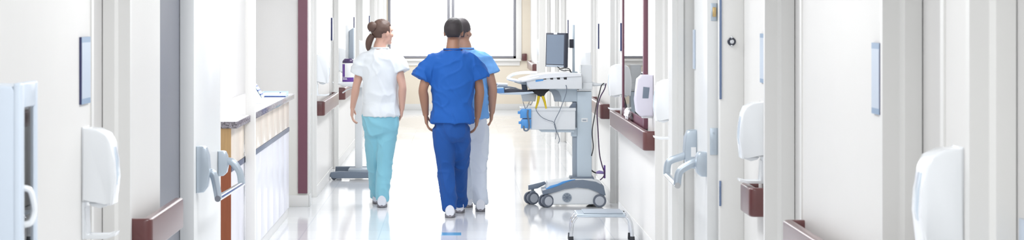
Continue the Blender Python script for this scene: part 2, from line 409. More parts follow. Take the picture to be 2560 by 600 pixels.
# left leaf
door_n[0] += 1
yl0, yl1 = 11.5, 12.75
fx = PX(485, yl0)
bm = B(); box(bm, -1.4485, fx, yl0, yl1, 0.012, 2.12, .003)
o = struct('door_%d' % door_n[0], bm, 'leaf', label='left fire door leaf held open, panic bar towards the corridor')
bm = B(); case(bm, fx, yl0+.13, PZ(482, 11.63), PZ(365, 11.63), -1, .072, .09); obj('latch_case', bm, 'steel', o)
bm = B(); case(bm, fx, yl1-.07, PZ(440, 12.68), PZ(377, 12.68), -1, .058, .09); obj('hinge_case', bm, 'steel', o)
e0 = Vector((PX(546, 11.63), 11.63, PZ(496, 11.63))); e1 = Vector((PX(604, 12.66), 12.66, PZ(460, 12.66)))
for ya, e, nm in ((11.63, e0, 0), (12.66, e1, 1)):
    zc = PZ(430, ya) if nm == 0 else PZ(402, ya)
    bm = B(); tube(bm, [(fx+.05, ya, zc), (fx+.085, ya, zc-.01), (e.x-.012, ya, e.z+.07), (e.x, ya, e.z)], [.016, .017, .016, .016], 10, 5, 1.3); obj('bar_arm', bm, 'steel', o)
bm = B(); tube(bm, [e0+(e0-e1).normalized()*.03, e1+(e1-e0).normalized()*.02], .0165, 14); obj('push_bar', bm, 'chrome', o)
for za in (.2, 1.6): obj('hinge', box(B(), PX(457, yl0)-.004, PX(457, yl0)+.006, yl1-.05, yl1, za, za+.15), 'steel', o)
# right leaf
door_n[0] += 1
ya0, ya1 = 11.6, 12.75
ra, rb = PX(1768, ya0), PX(1735, ya1)
bm = B(); prism(bm, [(ra, ya0), (ra+.066, ya0), (rb+.062, ya1), (rb, ya1)], .012, 2.12, 'z', .003)
o = struct('door_%d' % door_n[0], bm, 'leaf', label='right fire door leaf held open, latch plate on its near edge')
def lx(y): return ra+(rb-ra)*(y-ya0)/(ya1-ya0)
bm = B(); case(bm, lx(11.68), 11.68, PZ(441, 11.68), PZ(379, 11.68), 1, .06, .10); obj('hinge_case', bm, 'steel', o)
bm = B(); case(bm, lx(12.52), 12.52, PZ(421, 12.52), PZ(324, 12.52), 1, .075, .10); lc = obj('latch_case', bm, 'steel', o)
obj('case_label', box(B(), lx(12.52)-.036, lx(12.52)-.008, 12.467, 12.4702, PZ(392, 12.47), PZ(368, 12.47)), 'paper', lc)
e0 = Vector((PX(1693, 11.68), 11.68, PZ(463, 11.68))); e1 = Vector((PX(1667, 12.5), 12.5, PZ(436, 12.5)))
for ya, e, zc in ((11.68, e0, PZ(404, 11.68)), (12.5, e1, PZ(385, 12.5))):
    fx2 = lx(ya); bm = B(); tube(bm, [(fx2-.045, ya, zc), (fx2-.085, ya, zc-.015), (e.x+.012, ya, e.z+.07), (e.x, ya, e.z)], [.016, .017, .016, .016], 10, 5, 1.3); obj('bar_arm', bm, 'steel', o)
bm = B(); tube(bm, [e0+(e0-e1).normalized()*.03, e1+(e1-e0).normalized()*.02], .0165, 14); obj('push_bar', bm, 'chrome', o)
bm = B(); box(bm, PX(1775, ya0), PX(1803, ya0), ya0-.004, ya0+.002, PZ(387, ya0), PZ(320, ya0), .0015)
for zz in (PZ(332, ya0), PZ(376, ya0)): lathe(bm, [(.005, -.002), (.004, .003)], (PX(1783, ya0), ya0-.006, zz), 'y', 10)
obj('edge_plate', bm, 'steel', o)
bm = B(); box(bm, PX(1777, ya0), PX(1793, ya0), ya0-.003, ya0+.002, PZ(52, ya0), PZ(8, ya0), .0015); fp = obj('mortise_plate', bm, 'steel', o)
bm = B(); box(bm, PX(1781, ya0), PX(1790, ya0), ya0-.012, ya0, PZ(42, ya0), PZ(18, ya0), .003); obj('latch_bolt', bm, 'brass', fp)
obj('edge_seal', box(B(), PX(1799, yq)-.001, PX(1804, yq), yq-.006, yq+.004, PZ(248, yq), 2.1, .001), 'sealblue', o)
obj('edge_seal', box(B(), PX(1798, yq), PX(1803, yq), yq-.006, yq+.004, PZ(515, yq), PZ(452, yq), .001), 'sealblue', o)
# viewer bolt on the frame post
t = thing('frame_bolt', 'round chrome bolt with dark ring on the pale post beside the right fire door', 'bolt', (PX(1829, yq), yq, PZ(104, yq)))
bm = B(); lathe(bm, [(.022, 0), (.022, -.006), (.018, -.010), (.012, -.010)], (0, 0, 0), 'y', 24); obj('ring', bm, 'bezel', t, True)
bm = B(); lathe(bm, [(.012, -.008), (.011, -.017), (.006, -.020)], (0, 0, 0), 'y', 20)
for zz in (.022, -.022): ball(bm, (0, -.006, zz), .007, 10)
obj('bolt_head', bm, 'chrome', t, True)

# ------------------------------------------------------------------ handrails
def rail_prof():
    h0, h1, t, r = .765, .905, .044, .012
    p = []
    for cx, cz, a0 in ((t-r, h1-r, 0), (r, h1-r, 90), (r, h0+r, 180), (t-r, h0+r, 270)):
        for k in range(4):
            a = math.radians(a0+30*k); p.append((cx+r*math.cos(a), cz+r*math.sin(a)))
    return p
def handrail(s, Xw, y0, y1, label, out=.088, near=True, far=True):
    """runs along the wall from y0 to y1; the ends turn back to the wall"""
    Xo = abs(Xw)-out; t = .044; pth = []
    rad = .035
    def arc(cx, cy, a0, a1, n=5): return [(cx+rad*math.cos(math.radians(a0+(a1-a0)*k/n)), cy+rad*math.sin(math.radians(a0+(a1-a0)*k/n))) for k in range(n+1)]
    if near: pth += [(abs(Xw), y0)] + arc(Xo+rad, y0+rad, 270, 180)
    else: pth += [(Xo, y0)]
    if far: pth += arc(Xo+rad, y1-rad, 180, 90) + [(abs(Xw), y1)]
    else: pth += [(Xo, y1)]
    prof = rail_prof()
    # outer face on the path; thickness grows towards the wall
    bm = B()
    if s > 0: sweep(bm, pth, [(-a, z) for a, z in prof])
    else: sweep(bm, [(-x, y) for x, y in pth], prof)
    t_ = tag(obj('handrail', bm, 'rail', angle=50), label, 'handrail', None)
    return t_
handrail(1, XR, YX(2012, XR)-2.2, YX(2010, XR)+.02, 'burgundy handrail at the lower right under the pale blue sign')
handrail(1, 1.50, 10.62, 10.98, 'short burgundy handrail stub under the gel dispenser by the fire door frame')
handrail(1, XR, 15.74, 19.18, 'burgundy handrail under the framed notice board')
handrail(1, XR, 20.45, 22.3, 'burgundy handrail right behind the computer cart column')
handrail(1, 1.33, 36.6, 39.3, 'tiny far burgundy handrail on the right near the end window', out=.075)
handrail(-1, XL, 9.04, 10.07, 'burgundy handrail at the lower left against the dark grey recess', far=False)
handrail(-1, XL, 21.1, 23.6, 'burgundy handrail on the left past the plum corner guard', out=.075)
handrail(-1, XL, 25.0, 28.6, 'burgundy handrail on the left below the wipes canister', out=.075)
bm = B(); box(bm, PX(1305, YE), PX(1317, YE), YE-.05, YE-.002, PZ(152, YE), PZ(134, YE), .008)
tag(obj('handrail', bm, 'rail'), 'short burgundy rail end on the end wall right of the window sill', 'handrail')

# ------------------------------------------------------------------ gel dispensers
def make_dispenser(label):
    t = thing('gel_dispenser', label, 'dispenser', group='wall gel dispensers')
    pr = [(0, .0), (.088, .003), (.10, -.012), (.111, -.008), (.121, .085), (.117, .15), (.107, .212), (.092, .244), (.055, .262), (.004, .266)]
    bm = B(); prism(bm, [(u, v) for u, v in pr], -.065, .065, 'y', .014, 4); obj('cover', bm, 'plastic', t, True, 60)
    bm = B(); box(bm, -.0, .008, -.06, .06, -.132, .27, .003); obj('back_plate', bm, 'plastic', t, True)
    bm = B(); prism(bm, [(.119, .06), (.1235, .09), (.120, .15), (.112, .195), (.106, .195), (.112, .15), (.114, .09), (.112, .06)], -.022, .022, 'y', .002); obj('sight_window', bm, 'plasticblue', t, True)
    bm = B(); prism(bm, [(.02, -.004), (.085, -.004), (.085, -.016), (.06, -.024), (.03, -.016)], -.025, .025, 'y', .004); obj('nozzle', bm, 'plastic', t, True)
    bm = B(); prism(bm, [(.0, -.132), (.085, -.132), (.118, -.121), (.121, -.108), (.113, -.110), (.085, -.121), (.014, -.121), (.012, -.02), (0, -.02)], -.05, .05, 'y', .003); obj('drip_tray', bm, 'plastic', t, True)
    return t
disp0 = make_dispenser('white gel dispenser on the left wall below the dark-edged blue sign')
zb = 1.074
disp0.location = (XL, YX(203, XL)+.065, zb)
def disp(s, Xw, px, label, z=zb, dy=.065):
    return dup(disp0, (Xw, YX(px, Xw)+dy, z), 0 if s < 0 else PI, label)
disp(1, XR, 2411, 'nearest white gel dispenser at the right edge, largest of all', z=1.105)
disp(1, 1.50, 1912, 'white gel dispenser above the short handrail stub by the fire door frame', z=1.05)
disp(1, XR, 1682, 'white gel dispenser half hidden by the frame post left of the panic bar', z=1.05)
disp(1, XR, 1557, 'white gel dispenser between the notice board and the black cables', z=1.05)
disp(1, XR, 1478, 'white gel dispenser peeking over the computer cart column')
disp(1, XR, 1358, 'small far white gel dispenser left of the tilted monitor', dy=0)
disp(-1, XL, 791, 'white gel dispenser just right of the plum corner guard', z=1.09)
disp(-1, XL, 846, 'far white gel dispenser on the left behind the wipes canister', z=1.09)
disp(-1, XL, 897, 'farthest white gel dispenser on the left, above the woman\'s shoulder', z=1.11)
# lilac soap dispenser beside the notice board
yS = 15.95
t = thing('soap_dispenser', 'lilac soap dispenser with a dark level window beside the notice board', 'dispenser', (XR, yS, 0))
zt, zbm = PZ(187, yS), PZ(290, yS)
bm = B(); prism(bm, [(XR, zbm), (PX(1600, yS), zbm), (PX(1590, yS), zbm+.03), (PX(1586, yS), zbm+.12), (PX(1592, yS), zt-.03), (PX(1603, yS), zt), (XR, zt)], yS-.07, yS+.07, 'y', .012, 3); obj('cover', bm, 'lilac', t, angle=60)
bm = B(); prism(bm, [(PX(1604, yS), PZ(245, yS)), (PX(1619, yS), PZ(245, yS)), (PX(1622, yS), PZ(218, yS)), (PX(1606, yS), PZ(216, yS))], yS-.0725, yS-.066, 'y', .002); obj('level_window', bm, 'cartgrey', t)
bm = B(); box(bm, PX(1604, yS), PX(1632, yS), yS-.03, yS+.03, zbm-.015, zbm+.01, .005); obj('push_lever', bm, 'plastic', t)

# ------------------------------------------------------------------ wall signs
def sign(s, Xw, y0, label, z0=1.41, z1=1.65, w=.15, name='wall_sign', th=.008):
    t = thing(name, label, 'sign', (Xw, y0+w/2, z0), group='room signs')
    x = lambda d: Xw-s*d
    def bx(bm, d0, d1, ya, yb, za, zb_): box(bm, min(x(d0), x(d1)), max(x(d0), x(d1)), ya, yb, za, zb_); return bm
    obj('backing', bx(B(), 0, th, y0, y0+w, z0, z1), 'navy', t)
    obj('face_panel', bx(B(), th, th+.0015, y0+.006, y0+w-.003, z0+.02, z1-.02), 'signblue', t)
    for za, zb_ in ((z0, z0+.02), (z1-.02, z1)): obj('end_band', bx(B(), th, th+.0012, y0+.002, y0+w-.002, za, zb_), 'signend', t)
    return t
sign(-1, XL, YX(198, XL), 'pale blue sign with dark edge above the left gel dispenser', 1.425, 1.665, .19)
sign(1, XR, YX(2205, XR), 'pale blue sign at the right beside the wide door frame', w=.14)
sign(1, 1.50, YX(1914, 1.5), 'grey blue sign on the wall above the short handrail stub', w=.14)
sign(1, XR, YX(1555, XR), 'thin blue sign on the right wall between notice board and door', 1.425, 1.665, .13, th=.014)
sign(1, XR, YX(1498, XR), 'thin dark blue sign above the black cables', 1.395, 1.645, .13, th=.012)
sign(1, XR, YX(1420, XR)-.14, 'thin dark sign edge right of the tilted monitor', 1.42, 1.665, .13, th=.012)
sign(-1, XL, YX(829, XL)-.13, 'thin blue sign on the left wall above the curved handrail', 1.46, 1.70, .13, th=.016)
sign(-1, XL, YX(885, XL)-.13, 'thin blue sign beside the upright monitor on the left', 1.46, 1.70, .13, th=.012)
sign(-1, XL, YX(923, XL)-.13, 'far thin blue sign above the woman in white', 1.47, 1.71, .13, th=.014)
# sign on the right fire door
yk = 12.6; xk = lx(yk+.06)-.004
t = thing('door_sign', 'narrow pale blue sign on the right fire door above the panic bar', 'sign', (xk, yk, 1.43))
bm = B(); prism(bm, [(lx(yk)-.001, yk), (lx(yk)-.010, yk), (lx(yk+.12)-.010, yk+.12), (lx(yk+.12)-.001, yk+.12)], 1.43, 1.655, 'z'); obj('backing', bm, 'signblue', t)

# ------------------------------------------------------------------ cabinet at the left edge
yc0, yc1 = 5.98, 6.22; cx = -1.19
t = thing('wall_cabinet', 'pale blue wall cabinet with glazed front cropped by the left edge', 'cabinet', (XL, 6.1, .85))
bm = B(); prism(bm, [(XL, .85), (cx-.01, .85), (cx-.01, 1.535), (cx-.02, 1.55), (XL, 1.555)], yc0, yc1, 'y', .006, 3); obj('body', bm, 'cabinet', t)
bm = B()
for a, b, c, d in ((yc0-.002, yc0+.05, .84, 1.56), (yc1-.03, yc1+.002, .84, 1.56), (yc0+.05, yc1-.03, 1.49, 1.56), (yc0+.05, yc1-.03, .84, .9)):
    box(bm, cx-.016, cx+.006, a, b, c, d, .007, 3)
dr = obj('door', bm, 'cabinet', t)
obj('window', box(B(), cx-.005, cx-.002, yc0+.045, yc1-.025, .89, 1.50), 'glass', dr)
obj('notice_card', box(B(), cx-.0085, cx-.006, yc0+.06, yc1-.04, 1.0, 1.44), 'paperblue', t)
for za, zb_ in ((1.30, 1.40), (1.12, 1.16)): obj('red_print', box(B(), cx-.006, cx-.0052, yc0+.08, yc1-.055, za, zb_), 'red', t)
bm = B(); tube(bm, [(cx, yc0+.06, 1.27), (cx+.018, yc0+.065, 1.262), (cx+.026, yc0+.075, 1.225), (cx+.026, yc0+.08, 1.20), (cx+.018, yc0+.075, 1.175), (cx, yc0+.07, 1.168)], .009, 8, 4); obj('pull_handle', bm, 'plastic', dr)

# small plate at right edge
yz = 6.07
t = tag(obj('push_plate', box(B(), XR+.116, XR+.1215, yA-.16, yA-.06, .98, 1.19, .001), 'signblue'), 'pale blue push plate on the door at the right edge', 'plate')

# ------------------------------------------------------------------ counter (nurse station)
y0c, y1c = 14.02, 18.9
xf = -1.44
ct = thing('reception_counter', 'long counter with granite top and bleached wood front on the left', 'counter', (-1.63, 16.4, 0))
zt = 1.06
bm = B(); box(bm, XN+.004, -1.404, y0c-.012, y1c-.004, zt-.03, zt, .003, 2); obj('countertop', bm, 'topwhite', ct)
bm = B(); prism(bm, [(XN+.004, y0c-.012), (-1.404, y0c-.012), (-1.404, y1c), (-1.396, y1c), (-1.396, y0c-.014), (-1.40, y0c-.02), (XN+.004, y0c-.02)], zt-.044, zt-.001, 'z', .002); obj('edge_band', bm, 'granite', ct)
bm = B(); box(bm, XN+.004, xf-.02, y0c+.01, y1c-.01, .0, zt-.043); obj('carcass', bm, 'maple', ct)
bm = B(); box(bm, XN+.01, xf+.001, y0c-.006, y0c+.01, PZ(402, y0c), zt-.044); obj('upper_end_panel', bm, 'oak', ct)
bm = B(); box(bm, XN+.01, xf+.001, y0c-.006, y0c+.01, .0, PZ(402, y0c)-.002); obj('lower_end_panel', bm, 'cherry', ct)
n = 9; L_ = (y1c-.02-y0c-.03)/n
for k in range(n):
    a = y0c+.02+k*L_
    obj('upper_panel', box(B(), xf-.02, xf, a+.003, a+L_-.003, .775, zt-.046, .0015), 'maple', ct)
    d = obj('cabinet_door', box(B(), xf-.02, xf, a+.0015, a+L_-.0015, .085, .735, .0015), 'laminate', ct)
bm = B(); box(bm, xf-.02, xf+.004, y0c+.02, y1c-.02, .737, .773, .001); obj('reveal_strip', bm, 'toekick', ct)
bm = B(); box(bm, xf-.02, xf-.012, y0c+.02, y1c-.02, 0, .083); obj('toe_kick', bm, 'base', ct)
# things on the counter
yb = 18.2
t = thing('document_tray', 'pale blue document tray with navy front edge on the far counter end', 'tray', (-1.6, yb, zt))
x0, x1 = PX(655, yb), PX(717, yb)
bm = B(); box(bm, x0, x1, yb-.12, yb+.16, zt, zt+.012, .002); box(bm, x0, x0+.006, yb-.12, yb+.16, zt+.012, zt+.04); box(bm, x0, x1, yb+.154, yb+.16, zt+.012, zt+.04); obj('tray', bm, 'paperblue', t)
bm = B(); box(bm, x0+.006, x1, yb-.124, yb-.12, zt+.002, zt+.01); obj('front_edge', bm, 'inkblue', t)
t = tag(obj('paper_stack', box(B(), x0+.012, x1-.012, yb-.1, yb+.14, zt+.0125, zt+.03, .002), 'paper'), 'white paper stack lying in the pale blue document tray', 'paper')
bm = B(); tube(bm, [(x1-.05, yb-.09, zt+.0345), (x1-.05, yb+.0, zt+.0345)], .004, 8); tag(obj('pen', bm, 'inkblue'), 'navy pen lying on the white paper stack', 'pen')
ys = 16.9
t = thing('letter_holder', 'slanted white letter holder of blue printed leaflets on the counter behind the slim post', 'holder', (PX(646, ys), ys, zt))
xs = PX(646, ys)
bm = B(); prism(bm, [(xs-.08, zt), (xs+.05, zt), (xs+.052, zt+.012), (xs-.035, zt+.15), (xs-.05, zt+.15), (xs-.02, zt+.03), (xs-.08, zt+.012)], ys-.1, ys+.1, 'y', .003); obj('holder', bm, 'plastic', t)
bm = B(); prism(bm, [(xs+.035, zt+.045), (xs+.039, zt+.048), (xs-.022, zt+.145), (xs-.026, zt+.142)], ys-.104, ys+.09, 'y'); obj('leaflet', bm, 'paperblue', t)
bm = B()
for k in range(3): prism(bm, [(xs+.026-k*.02, zt+.062+k*.03), (xs+.031-k*.02, zt+.066+k*.03), (xs+.025-k*.02, zt+.076+k*.03), (xs+.020-k*.02, zt+.072+k*.03)], ys-.106, ys+.085, 'y')
obj('print', bm, 'inkblue', t)

# ------------------------------------------------------------------ notice board on right wall
yn0, yn1 = YX(1619, XR), YX(1564, XR); zn0, zn1 = .93, 2.12
t = thing('notice_board', 'tall glazed notice board in a plum frame above the handrail on the right', 'notice board', (XR, (yn0+yn1)/2, zn0))
obj('backing_board', box(B(), XR-.012, XR, yn0, yn1, zn0, zn1), 'paper', t)
bm = B()
for a, b, c, d in ((yn0-.03, yn0+.08, zn0-.04, zn1), (yn1-.06, yn1+.02, zn0-.04, zn1), (yn0+.08, yn1-.06, zn0-.04, zn0+.03), (yn0+.08, yn1-.06, zn1-.05, zn1)):
    box(bm, XR-.03, XR, a, b, c, d, .003)
obj('board_frame', bm, 'guard', t)
random.seed(3)
for r in range(6):
    for c in range(5):
        a = yn0+.16+c*.36+random.uniform(-.02, .03); z = .99+r*.115
        if random.random() < .22: continue
        obj('photo_card', box(B(), XR-.0145, XR-.0121, a, a+random.uniform(.16, .27), z, z+random.uniform(.06, .085)), random.choice(['cartgrey', 'signend', 'bluefolder', 'navy', 'cartmid']), t)
obj('glass_sheet', box(B(), XR-.022, XR-.018, yn0+.07, yn1-.05, zn0+.02, zn1-.04), 'glass', t)
# crumpled tissue on the rail
bm = B(); bmesh.ops.create_icosphere(bm, subdivisions=4, radius=1)
for v in bm.verts:
    n_ = noise.noise(v.co*2.3)*.35+noise.noise(v.co*5.1+Vector((3, 1, 2)))*.22
    v.co = v.co*(1+n_); v.co = Vector((v.co.x*.022, v.co.y*.14, v.co.z*.042))
zmin = min(v.co.z for v in bm.verts)
for v in bm.verts: v.co += Vector((XR-.066, 17.45, .906-zmin))
tag(obj('tissue', bm, 'towel', angle=180), 'crumpled white tissue lying on the handrail under the notice board', 'tissue')

# ------------------------------------------------------------------ computer cart (right)
yk = 20.0
def q(px, py): return (PX(px, yk), PZ(py, yk))
def Q(*pp): return [q(*p) for p in pp]
cart = thing('computer_cart', 'white and slate wheeled computer cart on the right with tilted monitor', 'cart', (PX(1435, yk), yk, 0))
bm = B(); prism(bm, Q((1366, 508), (1358, 488), (1385, 466), (1415, 456), (1450, 453), (1490, 459), (1506, 472), (1509, 492), (1495, 507)), yk-.17, yk+.17, 'y', .012, 3); base = obj('base_shell', bm, 'cartwhite', cart)
bm = B(); prism(bm, Q((1354, 472), (1376, 467), (1396, 460), (1414, 452), (1430, 447), (1455, 446), (1487, 451), (1506, 461), (1511, 484), (1503, 486), (1490, 474), (1468, 466), (1440, 463), (1410, 467), (1388, 476), (1356, 484)), yk-.185, yk+.17, 'y', .006, 3); obj('side_bumper', bm, 'cartgrey', cart)
bm = B(); prism(bm, Q((1362, 474), (1368, 453), (1385, 451), (1405, 449), (1430, 444), (1478, 444), (1500, 453), (1500, 460), (1440, 456), (1400, 462)), yk-.16, yk+.16, 'y', .008, 3); obj('top_cover', bm, 'cartwhite', cart)
bm = B(); prism(bm, Q((1363, 468), (1374, 461), (1392, 456), (1405, 450), (1424, 446), (1436, 445), (1428, 452), (1405, 459), (1385, 466), (1364, 473)), yk-.172, yk+.165, 'y', .002); obj('blue_stripe', bm, 'bluetrim', cart)
bm = B(); prism(bm, Q((1322, 478), (1322, 466), (1340, 462), (1362, 456), (1368, 462), (1345, 474)), yk+.12, yk+.2, 'y', .008, 3); obj('front_leg', bm, 'cartgrey', cart)
bm = B(); prism(bm, Q((1423, 447), (1425, 440), (1482, 440), (1484, 447)), yk-.12, yk+.12, 'y', .004); obj('base_collar', bm, 'cartgrey', cart)
bm = B(); vx, vz = q(1415, 490); lathe(bm, [(.043, 0), (.043, -.006), (.036, -.006), (.034, -.002), (.0, -.002)], (vx, yk-.17, vz), 'y', 28)
vent = obj('fan_vent', bm, 'cartmid', base)
bm = B()
for k in range(4):
    a = k*PI/4; c, s = math.cos(a)*.036, math.sin(a)*.036; tube(bm, [(vx-c, yk-.176, vz-s), (vx+c, yk-.176, vz+s)], .0025, 6)
obj('vent_grille', bm, 'cartgrey', base)
def caster(px, yc, r=.052, yaw=0.0, parent=cart, hubm='hub'):
    x = PX(px, yk); rz = Matrix.Rotation(yaw, 3, 'Z'); pv_ = Vector((x, yc, 0))
    def turn(bm):
        for v in bm.verts: v.co = pv_+rz @ (v.co-pv_)
        return bm
    bm = B()
    prism(bm, [(x-.025, r+.01), (x+.018, r-.005), (x+.024, r+.05), (x+.02, r+.065), (x-.02, r+.065)], yc-.02, yc+.02, 'y', .006, 2)
    lathe(bm, [(.014, r+.06), (.014, r+.09)], (x, yc, 0), 'z', 12)
    f = obj('caster', turn(bm), 'cartmid', parent)
    for dy in (-.033, .033):
        bm = B(); lathe(bm, [(r*.62, -.012), (r*.95, -.012), (r, -.007), (r, .007), (r*.95, .012), (r*.62, .012)], (x-.012, yc+dy, r), 'y', 28); obj('wheel', turn(bm), 'tyre', f)
        bm = B(); lathe(bm, [(r*.3, -.016), (r*.7, -.0145), (r*.7, .0145), (r*.3, .016)], (x-.012, yc+dy, r), 'y', 24); obj('wheel_hub', turn(bm), hubm, f)
caster(1366, yk-.15, .058, .5); caster(1333, yk+.16, .058, .5); caster(1499, yk-.15, .060); caster(1484, yk+.14, .060)
bm = B(); prism(bm, Q((1441, 442), (1441, 228), (1478, 228), (1478, 442)), yk-.085, yk+.085, 'y', .008, 3); col = obj('column', bm, 'cartblue', cart)
bm = B(); box(bm, PX(1431, yk), PX(1442, yk), yk-.07, yk+.07, PZ(442, yk), PZ(255, yk), .003); obj('column_track', bm, 'cartmid', cart)
bm = B(); box(bm, PX(1452, yk), PX(1468, yk), yk-.088, yk-.084, PZ(304, yk), PZ(294, yk), .001); pl = obj('badge', bm, 'cartwhite', col)
obj('badge_slot', box(B(), PX(1455, yk), PX(1464, yk), yk-.0892, yk-.088, PZ(301, yk), PZ(298, yk)), 'cartmid', col)
# storage bin
bm = B(); prism(bm, Q((1302, 270), (1436, 270), (1436, 322), (1320, 322), (1308, 316)), yk-.17, yk+.17, 'y', .008, 3); box(bm, PX(1300, yk), PX(1437, yk), yk-.178, yk+.178, PZ(275, yk), PZ(268, yk), .004); obj('storage_bin', bm, 'cartwhite', cart)
bm = B(); prism(bm, Q((1344, 322), (1434, 322), (1434, 329), (1352, 328)), yk-.14, yk+.14, 'y', .003); obj('bin_rail', bm, 'cartblue', cart)
bm = B(); prism(bm, Q((1421, 268), (1432, 255), (1438, 255), (1438, 268)), yk-.12, yk-.02, 'y', .003); obj('bin_bracket', bm, 'cartgrey', cart)
bm = B(); prism(bm, Q((1428, 340), (1428, 318), (1441, 318), (1441, 340)), yk-.09, yk+.09, 'y', .004); obj('column_sleeve', bm, 'cartblue', cart)
# support arm below worktop
bm = B(); prism(bm, Q((1372, 221), (1442, 221), (1442, 254), (1400, 254), (1397, 240), (1388, 229), (1372, 226)), yk-.075, yk+.075, 'y', .006, 3); obj('support_arm', bm, 'cartblue', cart)
bm = B(); prism(bm, Q((1372, 222), (1386, 222), (1396, 229), (1401, 240), (1402, 253), (1386, 253), (1385, 240), (1380, 230), (1372, 227)), yk-.085, yk+.085, 'y', .004); obj('arch_trim', bm, 'cartmid', cart)
# worktop body, surface and handle
bm = B(); prism(bm, Q((1312, 196), (1345, 193), (1400, 189), (1452, 187), (1452, 221), (1322, 221), (1316, 212)), yk-.21, yk+.21, 'y', .01, 3); wb = obj('worktop_body', bm, 'cartwhite', cart)
bm = B(); prism(bm, Q((1450, 182), (1450, 189), (1420, 190), (1375, 193), (1335, 197), (1300, 203), (1297, 198), (1330, 188), (1370, 182), (1410, 180)), yk-.225, yk+.225, 'y', .006, 3); obj('worktop', bm, 'plastic', cart)
bm = B()
hp = []
for sgn in (1, -1):
    pass
x_ = lambda p: PX(p, yk)
tube(bm, [(x_(1345), yk+.2, PZ(183, yk)), (x_(1310), yk+.2, PZ(183, yk)), (x_(1285), yk+.15, PZ(187, yk)), (x_(1271), yk+.05, PZ(195, yk)), (x_(1272), yk-.06, PZ(197, yk)), (x_(1284), yk-.16, PZ(199, yk)), (x_(1306), yk-.215, PZ(200, yk)), (x_(1345), yk-.215, PZ(191, yk))], .014, 10, 5); obj('handle', bm, 'plastic', cart)
bm = B(); prism(bm, Q((1282, 204), (1300, 200), (1318, 200), (1318, 212), (1303, 210)), yk-.12, yk+.12, 'y', .005); obj('handle_brace', bm, 'cartblue', cart)
for px in (1359, 1376, 1393, 1410):
    bm = B(); prism(bm, Q((px-4.2, 192), (px+4.2, 191.4), (px+4.2, 197), (px-2.5, 197)), yk-.2125, yk-.205, 'y', .001); obj('vent_slot', bm, 'black', wb)
bm = B(); prism(bm, Q((1337, 198), (1356, 196.5), (1356, 200), (1337, 203)), yk-.214, yk-.206, 'y', .001); obj('blue_insert', bm, 'bluetrim', wb)
# rear housing and side hose
bm = B(); prism(bm, Q((1444, 226), (1452, 180), (1452, 162), (1478, 162), (1478, 226)), yk-.1, yk+.1, 'y', .008, 3); box(bm, PX(1455, yk), PX(1479, yk), yk-.11, yk-.09, PZ(222, yk), PZ(206, yk), .004); obj('rear_housing', bm, 'cartwhite', cart)
bm = B(); tube(bm, [(x_(1476), yk-.05, PZ(209, yk)), (x_(1488), yk-.05, PZ(211, yk)), (x_(1500), yk-.05, PZ(211, yk)), (x_(1512), yk-.05, PZ(210, yk))], [.024, .016, .012, .012], 10, 4); obj('cord_hook', bm, 'cartwhite', cart)
# keyboard tray
bm = B(); prism(bm, Q((1244, 231), (1330, 227), (1334, 231), (1300, 235), (1250, 234)), yk-.2, yk+.2, 'y', .003); kt = obj('keyboard_tray', bm, 'plasticblue', cart)
bm = B(); prism(bm, Q((1306, 253), (1302, 235), (1342, 232), (1338, 253)), yk-.06, yk+.06, 'y', .01, 3); obj('cup_holder', bm, 'cartwhite', cart)
bm = B(); prism(bm, Q((1320, 224), (1370, 221), (1371, 226), (1362, 232), (1359, 240), (1344, 241), (1342, 234), (1322, 231)), yk-.1, yk-.02, 'y', .004); obj('tray_clamp', bm, 'black', cart)
bm = B(); prism(bm, Q((1305, 224), (1303, 208), (1313, 206), (1318, 218), (1318, 226)), yk-.08, yk+.02, 'y', .006); obj('tray_pivot', bm, 'cartgrey', cart)
for a, b in (((1346, 240), (1338, 268)), ((1356, 240), (1363, 268))):
    bm = B(); p0 = q(*a); p1 = q(*b); tube(bm, [(p0[0], yk-.09, p0[1]), ((p0[0]+p1[0])/2+.004, yk-.12, (p0[1]+p1[1])/2), (p1[0], yk-.185, p1[1])], [.013, .011, .008], 8, 4); obj('yellow_cord', bm, 'yellow', cart)
# blue plug blocks at the front of the bin
def qa(p, y): return (PX(p[0], yk), y, PZ(p[1], yk))
for z0, z1, sx in ((270, 293, 0), (295, 318, 2)):
    bm = B(); prism(bm, Q((1299+sx, z1), (1299+sx, z0+3), (1304, z0), (1326, z0), (1326, z1)), yk-.21, yk-.13, 'y', .005); box(bm, PX(1293+sx, yk), PX(1302, yk), yk-.2, yk-.17, PZ((z0+z1)/2+1, yk), PZ((z0+z1)/2-6, yk), .003); obj('blue_plug', bm, 'bluetrim', cart)
bm = B(); tube(bm, [qa(p, yk-.218) for p in ((1318, 272), (1317, 285), (1320, 300), (1321, 315), (1316, 323), (1309, 322), (1307, 312))], .008, 8, 4); obj('plug_loop', bm, 'cartgrey', cart)
bm = B(); tube(bm, [qa(p, yk-.19) for p in ((1306, 252), (1309, 262), (1313, 271))], .003, 6, 3); tube(bm, [qa(p, yk-.17) for p in ((1322, 252), (1318, 262), (1313, 271))], .003, 6, 3); tube(bm, [qa(p, yk-.15) for p in ((1330, 252), (1326, 260), (1322, 258))], .003, 6, 3); obj('hanging_cord', bm, 'cordgrey', cart)
bm = B(); tube(bm, [qa(p, yk-.216) for p in ((1411, 212), (1413, 213), (1413, 228), (1406, 250), (1396, 275), (1383, 304), (1390, 328), (1396, 345), (1393, 355))], .0035, 6, 5); obj('grey_cord', bm, 'cordgrey', cart)
bm = B(); tube(bm, [qa(p, yk-.2) for p in ((1338, 268), (1340, 276), (1352, 290), (1368, 298), (1383, 304), (1388, 325), (1386, 345))], .003, 6, 5); obj('grey_cord', bm, 'cordgrey', cart)
